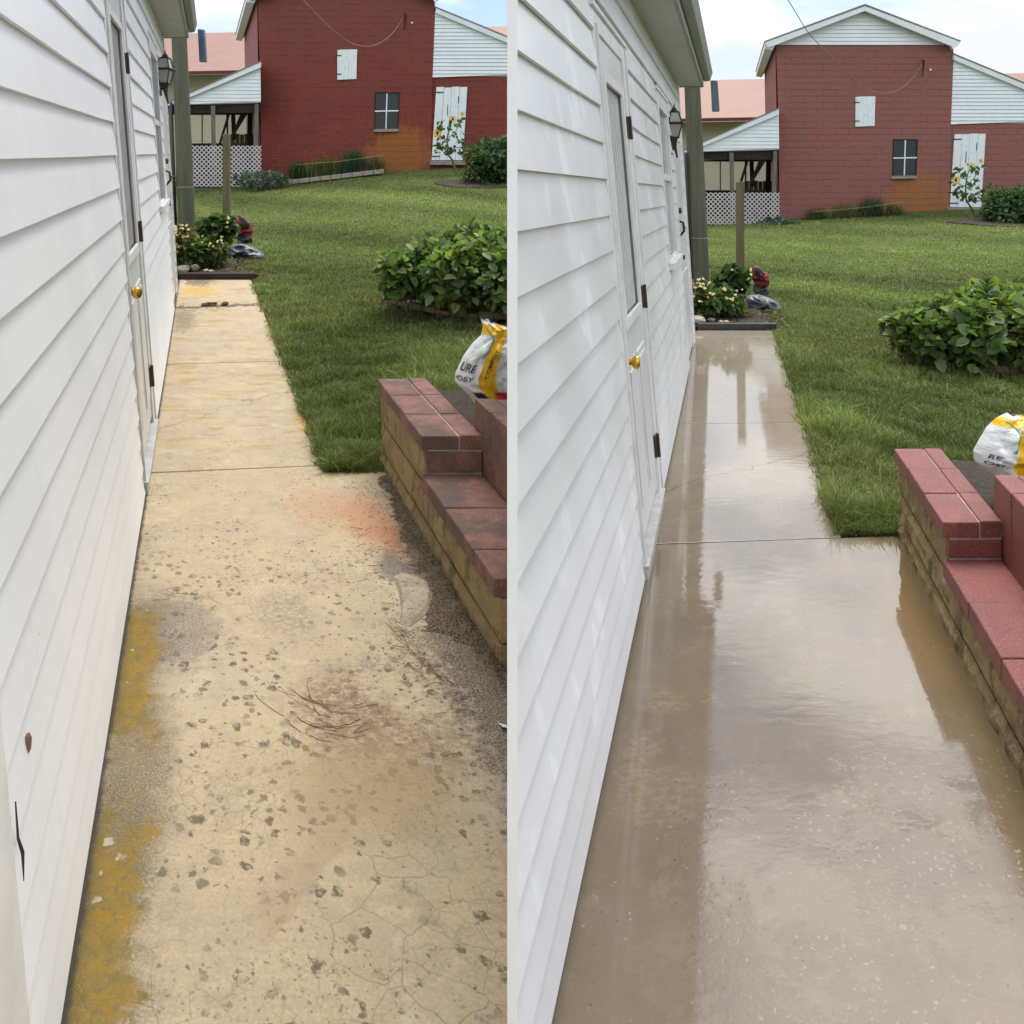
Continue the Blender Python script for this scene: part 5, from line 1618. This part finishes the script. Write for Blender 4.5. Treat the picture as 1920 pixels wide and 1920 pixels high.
    mb.inflate(out, .03, 5); mb.build('bag_mouth', M['black_plastic'], r, smooth_=True)
    mb = MB(); out = [W(x + ox, y + oy, Yr - .02) for x, y in [(446, 438), (458, 442), (470, 441), (473, 450), (470, 459), (462, 463), (452, 461), (445, 452)]]
    mb.inflate(out, .1, 5, crumple=.05); mb.build('bag_base', M['black_plastic'], r, smooth_=True)
    mb = MB()
    for dy in (0, 8, 16):
        mb = MB(); mb.tube([W(430 + ox, 410 + dy + oy, Yr), W(444 + ox, 411 + dy + oy, Yr - .03)], .008, 6)
        mb.build('strap', M['black_plastic'], r)

WF = [(.85, .78, .5), (.9, .86, .68), (.8, .5, .42), (.85, .7, .3)]
RF = [(.75, .07, .02), (.8, .2, .05)]
end_bed(LY, dict(who='the dry stained path', ox=0, oy=0, Yb=11., Yp=13.4, pole=(336, 351), Yq=12.3, post=(417, 429, 251, 425), ye=10.62, tw=1.0,
    rocks=[(345, 504, 13, 7, 'rock_pale', 'large pale pointed rock'), (366, 502, 7, 6.5, 'rock_grey', 'round mossy grey rock'), (386, 507, 5, 2.6, 'rock_pale', 'small white pebble beside the grey rock'), (396, 508, 5, 2.4, 'rock_pale', 'small white pebble farther from the wall')],
    plants=[(352, 478, 24, 20, 420, .12, GREEN, 'broad leaved green plant with cream flowers', 'flowering_plant', (26, WF)),
            (392, 472, 30, 24, 620, .09, GREEN + [(.12, .18, .05)], 'bushy bright green plant with pale flowers', 'bedding_plant', (30, WF)),
            (408, 432, 28, 22, 520, .13, DGREEN, 'taller dark leaved plant at the post', 'leafy_plant', (6, WF)),
            (345, 448, 16, 22, 200, .07, [(.14, .13, .05), (.09, .11, .04)], 'thin cream blossomed plant by the pole', 'blossom_plant', (30, WF)),
            (408, 484, 14, 12, 160, .07, DGREEN + [(.2, .1, .03)], 'low red flowered plant before the grey bag', 'red_flower', (20, RF))]))
end_bed(RY, dict(who='the wet rinsed path', ox=968, oy=95, Yb=10.2, Yp=12.4, pole=(1298, 1314), Yq=11.4, post=(1383, 1396, 341, 520), ye=9.87, tw=.95,
    rocks=[(1309, 600, 14, 7.5, 'rock_pale', 'large pale pointed rock'), (1334, 600, 7, 4, 'rock_grey', 'dull brown grey rock'), (1352, 603, 5, 2.4, 'rock_pale', 'small white pebble beside the brown rock'), (1362, 603, 5, 2.4, 'rock_pale', 'small white pebble farther from the wall')],
    plants=[(1318, 572, 24, 20, 420, .11, GREEN + [(.12, .18, .08)], 'broad leaved green plant with white flowers', 'flowering_plant', (18, WF)),
            (1356, 568, 30, 24, 620, .085, [(.10, .15, .04), (.13, .19, .06), (.07, .11, .03)], 'bushy pale green plant with white flowers', 'bedding_plant', (22, WF)),
            (1374, 528, 28, 22, 520, .12, DGREEN, 'taller dark leaved plant at the post', 'leafy_plant', (6, WF)),
            (1312, 545, 16, 20, 200, .07, [(.14, .15, .06), (.09, .12, .05)], 'thin white blossomed plant by the pole', 'blossom_plant', (22, WF)),
            (1385, 580, 12, 12, 110, .07, [(.16, .2, .04), (.2, .22, .05)], 'yellow green tuft before the grey bag', 'green_tuft', None)]))

# ------------------------------------------------------------------ raised leafy bed in each lawn
def leafy_bed(yd, ox, oy, who, seed, ks):
    group_e = 'weathered blocks edging the leafy bed in ' + who
    spots = [(752, 500, 7.9, 36, 44, 420), (800, 492, 8.0, 42, 56, 560), (850, 505, 7.6, 46, 62, 620), (905, 490, 7.9, 46, 66, 700), (955, 510, 7.5, 46, 66, 600), (880, 450, 9.0, 50, 40, 420), (940, 452, 9.0, 42, 40, 380)]
    adj = ['small leaved plant at the left tip', 'broad leaved plant second from the left tip', 'broad leaved plant in the middle front', 'dense bright plant right of the middle', 'large leaved plant at the right end', 'paler plant at the back middle', 'darker plant at the back right']
    names = ['bean_plant'] * 7
    for i, (x, y, Y, rx, rz, n) in enumerate(spots):
        Y = (Y + .45) * ks; sc = Y / F
        c = W(x + ox, y + oy, Y)
        g = ground(c.x, c.y)
        r = thing('bedding_bush', (c.x, c.y, g), adj[i] + ' of the bed in ' + who, 'plant')
        cols = [(.09, .15, .04), (.13, .20, .06), (.19, .26, .11), (.06, .10, .03), (.22, .25, .07), (.12, .2, .05)] + ([(.2, .26, .06)] * 3 if i in (3, 6) else [])
        leaf_cloud('foliage', (c.x, c.y, c.z - .08), (rx * sc * 1.05, .42, rz * sc * .95), int(n * 1.35), .105, cols, seed + i, r, r.location, wr=.78, shell=.25, lump=.35, upb=1.0)
        mb = MB()
        for k in range(4):
            x2 = rnd.uniform(-1, 1) * rx * sc * .8; y2 = rnd.uniform(-.2, .2)
            mb.tube([(c.x + x2 * .6, c.y + y2, g), (c.x + x2, c.y + y2 * 1.2, c.z + rnd.uniform(-.5, .6) * rz * sc)], .006, 5)
        mb.build('stem', M['stem'], r)
    # tall spiky weed
    Y = 8.4 * ks; b = W(880 + ox, 470 + oy, Y); t = W(884 + ox, 412 + oy, Y)
    r = thing('tall_weed', (b.x, b.y, ground(b.x, b.y)), 'single tall narrow leaved weed rising from the bed in ' + who, 'plant')
    mb = MB(); mb.tube([(b.x, b.y, ground(b.x, b.y)), b, t], [.008, .007, .003], 6); mb.build('stem', M['stem'], r)
    rng = np.random.default_rng(seed + 9); n = 44
    tt = np.linspace(0, 1, n); A = np.array(b); B = np.array(t)
    P = A + (B - A) * tt[:, None]; an = np.arange(n) * 2.4
    D = np.stack([np.cos(an), np.sin(an), .5 + tt], 1); s = .15 * (1 - .5 * tt)
    V, f, t_, T = leaves(P, D, np.array([(0, 0, 1.)] * n), s, s * .22, tints(n, rng, GREEN + DGREEN), rng)
    tinted('foliage', V, f, t_, T, M['leaf'], r, r.location)
    # edging blocks: curved front from the left tip to the right
    prof = [(716, 545, 8.9), (728, 556, 8.75), (745, 566, 8.6), (765, 574, 8.45), (788, 580, 8.3), (815, 588, 8.15), (842, 594, 8.05), (868, 600, 7.95), (896, 603, 7.9), (926, 604, 7.85), (958, 604, 7.85)]
    for i in range(len(prof) - 1):
        (xa, ya, Ya), (xb, yb, Yb) = prof[i], prof[i + 1]
        Ya *= ks; Yb *= ks
        A = W(xa + ox, ya + oy, Ya); B = W(xb + ox, yb + oy, Yb)
        gA = ground(A.x, A.y) ; A.z = gA - .03; B.z = ground(B.x, B.y) - .03
        A2 = A.lerp(B, .03); B2 = A.lerp(B, .97)
        hgt = .15 + rnd.uniform(-.02, .02)
        nrm = Vector((-(B - A).y, (B - A).x, 0)).normalized() * .09
        mb = MB(); mb.hexa([A2, B2, B2 + Vector((0, 0, hgt)), A2 + Vector((0, 0, hgt + rnd.uniform(-.01, .01)))], [A2 + nrm, B2 + nrm, B2 + nrm + Vector((0, 0, hgt)), A2 + nrm + Vector((0, 0, hgt))])
        o = mb.build('edging_block', M['terracotta'] if i == 0 else M['tanblock'], bevel=.012)
        if i == 0: tag(o, 'reddish edging block at the left tip of the leafy bed in ' + who, 'edging block')
        else: tag(o, ORD[i - 1] + ' tan block from the left edging the leafy bed in ' + who, 'edging block', group_e)
    mb = MB()
    pts = [W(x + ox, y + oy, Y * ks) for x, y, Y in prof] + [W(985 + ox, 520, 10.2 * ks), W(720 + ox, 520, 10.2 * ks)]
    for p in pts: p.z = ground(p.x, p.y) + .07
    mb.prism(pts, (0, 0, -.1)); tag(mb.build('garden_soil', M['soil']), kind='structure')
leafy_bed(LY, 0, 0, 'the dry side lawn', 200, 1.0)
leafy_bed(RY, 968, 108, 'the wet side lawn', 230, .93)

# ------------------------------------------------------------------ grass
def grass(yd, name, edge, lim_px, planter_k, seed, n, ystart, bedbox):
    rng = np.random.default_rng(seed)
    u = rng.uniform(0, 1, n)
    y0, y1 = ystart, 25.2
    Y = y0 * (y1 / y0) ** (u ** 1.25)
    xl = edge + yd.m * Y                      # right edge of the paving
    xr = (lim_px - 960) / F * Y
    fl = 12.8 if yd is LY else 11.9
    xl = np.where(Y > fl, ((325 if yd is LY else 1290) - 960) / F * Y, xl)
    jag = np.array([.03 + .05 * mnoise.noise(Vector((b * 3.1, seed, 0))) + .03 * mnoise.noise(Vector((b * 11, seed, 3))) for b in Y])
    uu = rng.uniform(0, 1, n)
    Xw = xl - np.clip(jag, -.03, .07) + (xr - xl) * uu
    xp = Xw - yd.m * Y
    keep = np.ones(n, bool)
    keep &= ~((Xw < xl) & (rng.uniform(0, 1, n) < .45))
    Xp, yB = planter_k
    keep &= ~((xp > Xp - .01) & (Y < yB))
    ppx = 960 + F * Xw / Y
    keep &= ~((Y > np.interp(ppx, bedbox[0], bedbox[1]) + .02) & (Y < bedbox[3]) & (ppx > bedbox[2]))
    Y = Y[keep]; Xw = Xw[keep]; xp = xp[keep]; n = len(Y)
    Z = np.array([ground(a, b) for a, b in zip(Xw, Y)])
    patch = np.array([mnoise.noise(Vector((a * 1.3, b * 1.3, seed))) for a, b in zip(Xw, Y)])
    patch2 = np.array([mnoise.noise(Vector((a * .5, b * .5, seed + 5))) for a, b in zip(Xw, Y)])
    H = rng.uniform(.025, .072, n) * rng.choice([1, 1, 1, 1, 1.35], n) * (1 + .5 * patch) * np.clip(1.15 - (Y - 5) * .04, .6, 1.15)
    tuft = np.array([mnoise.noise(Vector((a * 4.2, b * 4.2, seed + 9))) for a, b in zip(Xw, Y)])
    H *= 1 + .9 * np.clip(tuft, -.5, 1)
    pale = np.array([mnoise.noise(Vector((a * 1.1, b * 1.1, seed + 21))) for a, b in zip(Xw, Y)]) * (Y < 8)
    H *= 1 + 1.1 * np.clip(pale, 0, 1)
    Wd = .0030 + .0006 * Y
    P0 = np.stack([Xw, Y, Z], 1)
    cols = [(.092, .130, .034), (.117, .152, .044), (.07, .10, .026), (.145, .172, .058), (.162, .172, .066)]
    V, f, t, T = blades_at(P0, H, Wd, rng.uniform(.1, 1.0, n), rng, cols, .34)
    tm = np.repeat(1 + .28 * patch + .2 * patch2, 5)
    T = T * np.clip(tm, .5, 1.5)[:, None]
    T = T * (1.22 + .5 * np.clip((np.repeat(Y, 5) - 6) / 12, 0, 1))[:, None]
    st = np.repeat(np.array([mnoise.noise(Vector((a * .5 + b * .55, (b - a) * .05, 7.))) for a, b in zip(Xw, Y)]), 5)
    T = T * (1 + .7 * np.clip(st, -.6, .6) * np.clip((np.repeat(Y, 5) - 7) / 6, 0, 1))[:, None]
    T = T * (1 + 1.0 * np.clip(np.repeat(pale, 5), 0, .6))[:, None]
    brown = np.repeat((patch2 > .22) & (rng.uniform(0, 1, n) < .25) & (Y < 9), 5)
    T[brown] = T[brown] * np.array([1.5, 1.1, 1.3])
    o = tinted(name, V, f, t, T, M['blade'])
    tag(o, kind='stuff')
    return o
o = grass(LY, 'grass', .650, 985, (.938, 4.33), 3, 300000, 4.22, ([716, 728, 745, 765, 788, 815, 842, 868, 896, 960], [8.9, 8.75, 8.6, 8.45, 8.3, 8.15, 8.05, 7.95, 7.9, 7.85], 722, 10.2))
tag(o, 'green mown grass with longer tufts beside the dry path', 'grass')
o = grass(RY, 'grass', .545, 2230, (.815, 3.95), 4, 340000, 3.95, ([1684, 1696, 1713, 1733, 1756, 1783, 1810, 1836, 1864, 1928], [8.28, 8.14, 8.0, 7.86, 7.72, 7.58, 7.49, 7.39, 7.35, 7.3], 1690, 9.5))
tag(o, 'green mown grass with longer tufts beside the wet path', 'grass')

# ------------------------------------------------------------------ litter on the dry paving
def grit():
    mb = MB(); r = random.Random(8)
    for i in range(900):
        Y = r.uniform(2.45, 4.1)
        d = abs(r.gauss(0, .10 + .06 * (4.2 - Y)))
        xp = .925 - d
        s = r.uniform(.0015, .0045)
        c = fr(LY, xp, Y, s * .3)
        a = r.uniform(0, 6.28)
        q = [Vector((s * math.cos(a + k * 1.57) * r.uniform(.7, 1.3), s * math.sin(a + k * 1.57), 0)) for k in range(4)]
        mb.add([c + q[0], c + q[1], c + q[2], c + q[3], c + Vector((0, 0, s * .8))], [(0, 1, 4), (1, 2, 4), (2, 3, 4), (3, 0, 4)])
    tag(mb.build('grit', surf('mixed_grit', (.35, .31, .26), (.10, .08, .06), 300, .9)), 'scattered grit swept against the planter foot by the dry path', 'grit', kind='stuff')
    mb = MB()
    for i in range(75):
        if i < 35:
            Y = r.uniform(2.2, 3.6); xp = .80 - abs(r.gauss(0, .12))
        else:
            Y = r.uniform(8.4, 9.0); xp = r.uniform(-.2, .6)
        c = fr(LY, xp, Y, .004); a = r.uniform(-.5, .9); l = r.uniform(.008, .03)
        e = Vector((math.cos(a), math.sin(a), 0)) * l
        mb.tube([c - e, c + Vector((0, r.uniform(-.006, .006), .003)), c + e], .0008, 4)
    tag(mb.build('dry_twigs', surf('brown_twigs', (.09, .055, .03), (.06, .035, .02), 50, .9)), 'thin brown twigs and grass bits lying on the dry path', 'twigs', kind='stuff')
    # heap of leaf debris on the far joint
    for i, (px, py, rx, rz, lab) in enumerate(((395, 574, 15, 4.5, 'long flat clump of brown debris on the far joint of the dry path'), (421, 570, 6, 5, 'round brown clod on the far joint of the dry path'))):
        Y = 8.82; c = W(px, py, Y); c.z = LY.a * Y + .01; s = Y / F
        mb = MB(); mb.ball(c, rx * s, .06, rz * s, 16, 9, .6, i * 4.)
        tag(mb.build('debris_clump', surf('brown_debris_%d' % i, (.12, .075, .04), (.07, .045, .025), 40, .95, 1., 60)), lab, 'debris')
    # scrap of white paper at the right edge
    mb = MB(); Y = 2.345
    def gp(x, y, h): 
        p = W(x, y, Y); p.z = LY.a * Y + h; return p
    A = fr(LY, .845, 2.345, .004); 
    c = W(945, 1374, 2.33); z = LY.a * 2.33
    mb.prism([Vector((c.x - .018, 2.36, z + .003)), Vector((c.x + .03, 2.335, z + .006)), Vector((c.x + .03, 2.31, z + .018)), Vector((c.x - .004, 2.335, z + .008))], (0, 0, .0015))
    tag(mb.build('paper_scrap', surf('white_paper', (.75, .77, .8))), 'small crumpled white scrap lying on the dry concrete at its right edge', 'paper')
grit()

def drift():
    r = random.Random(3)
    vs = []; fs = []; NJ, NI = 130, 12
    for j in range(NJ + 1):
        Y = 2.5 + 1.65 * j / NJ
        wd = (.07 + .11 * smooth(4.1, 2.6, Y)) * (1 + .5 * mnoise.noise(Vector((Y * 4, 0, 0))) + .6 * mnoise.noise(Vector((Y * 9, 2, 0))) + .4 * mnoise.noise(Vector((Y * 31, 2, 0)))) * (.15 + .85 * smooth(2.5, 2.95, Y))
        for i in range(NI + 1):
            t = i / NI
            xp = .934 - wd * (1 - t)
            h = -.004 + .020 * t * (1 + .6 * mnoise.noise(Vector((xp * 25, Y * 12, 0)))) + .007 * mnoise.noise(Vector((xp * 70, Y * 60, 4))) * min(1, 3 * t)
            vs.append(fr(LY, xp, Y, h))
    for j in range(NJ):
        for i in range(NI):
            a = j * (NI + 1) + i; fs.append((a, a + 1, a + NI + 2, a + NI + 1))
    mb = MB(); mb.add(vs, fs)
    g = G('gravelly_dirt')
    c = g.mix(g.sm(g.noise(g.obj, 150, 4, .85), .44, .56), (.05, .036, .024), (.22, .17, .115))
    c = g.mix(g.m('MULTIPLY', g.sm(g.vor(g.obj, 95), .14, .26, .85, 0.), g.sm(g.noise(g.obj, 14, 3), .45, .6)), c, (.42, .37, .30))
    c = g.mix(g.sm(g.noise(g.obj, 11, 5, .75), .5, .62, 0, .6), c, (.26, .20, .135))
    c = g.mix(g.sm(g.noise(g.obj, 6, 4, .7), .55, .7, 0, .6), c, (.07, .07, .03))
    g.bump(g.noise(g.obj, 120, 4, .8), .8, .01)
    tag(mb.build('dirt_drift', g.fin(c, .95, .15), smooth_=True), 'dark gravelly dirt washed along the planter foot by the dry path', 'dirt', kind='stuff')
    # raised flake of broken topping
    def px(x, y, h=0.):
        Y = EYE * F / (y - 286.); p = W(x, y, Y); p.z = LY.a * Y + h; return p
    out = [(738, 1082), (752, 1074), (775, 1078), (800, 1090), (812, 1112), (806, 1140), (792, 1160), (768, 1176), (750, 1170), (752, 1145), (748, 1115)]
    c0 = px(775, 1125, .016)
    ring = [px(x, y, .001) for x, y in out]; mid = [px(775 + (x - 775) * .8, 1125 + (y - 1125) * .8, .012 + .003 * r.random()) for x, y in out]
    mb = MB(); n = len(out)
    mb.add(ring + mid + [c0], [(i, (i + 1) % n, n + (i + 1) % n, n + i) for i in range(n)] + [(n + i, n + (i + 1) % n, 2 * n) for i in range(n)])
    o = mb.build('concrete_flake', surf('crusty_pale_concrete', (.42, .36, .26), (.30, .25, .18), 14, .9, .9, 60, c3=(.10, .085, .065)))
    tag(o, 'raised pale crust of broken concrete near the planter on the dry path', 'concrete flake')
    mb = MB()
    for k in range(26):
        ax = 640 + r.gauss(0, 12); ay = 1270 + r.gauss(0, 14); sx = r.uniform(70, 150); sy = r.uniform(50, 110)
        t0 = r.uniform(math.pi * .25, math.pi * .75); t1 = t0 + r.uniform(.25, .8)
        pts = []
        for q in range(7):
            t = t0 + (t1 - t0) * q / 6
            pts.append(px(ax + sx * math.cos(t) + r.gauss(0, 1.2), ay + sy * math.sin(t) + r.gauss(0, 1.2), .0015))
        mb.tube(pts, .0004 + .0004 * r.random(), 4)
    for k in range(16):
        x0 = r.uniform(720, 830); y0 = 1160 + (x0 - 720) * 1.1 + r.gauss(0, 14)
        pts = [px(x0 + 9 * q, y0 + 9 * q * r.uniform(.6, 1.2), .002) for q in range(5)]
        mb.tube(pts, .0006, 4)
    tag(mb.build('dry_roots', surf('brown_rootlets', (.20, .125, .075), (.14, .085, .05), 50, .9)), 'fine curved brown rootlets stuck to the middle of the dry concrete', 'rootlets', kind='stuff')
drift()
# rust mark and hanging black cord on the nearest boards of the left house
mb = MB(); mb.tube([hpL(1.365, .42, .030), hpL(1.360, .47, .034), hpL(1.352, .50, .031), hpL(1.350, .56, .033)], [.0008, .0030, .0022, .0012], 6)
tag(mb.build('black_cord', M['black_plastic'], smooth_=True), 'short black cord hanging on the nearest boards of the left house', 'cord')
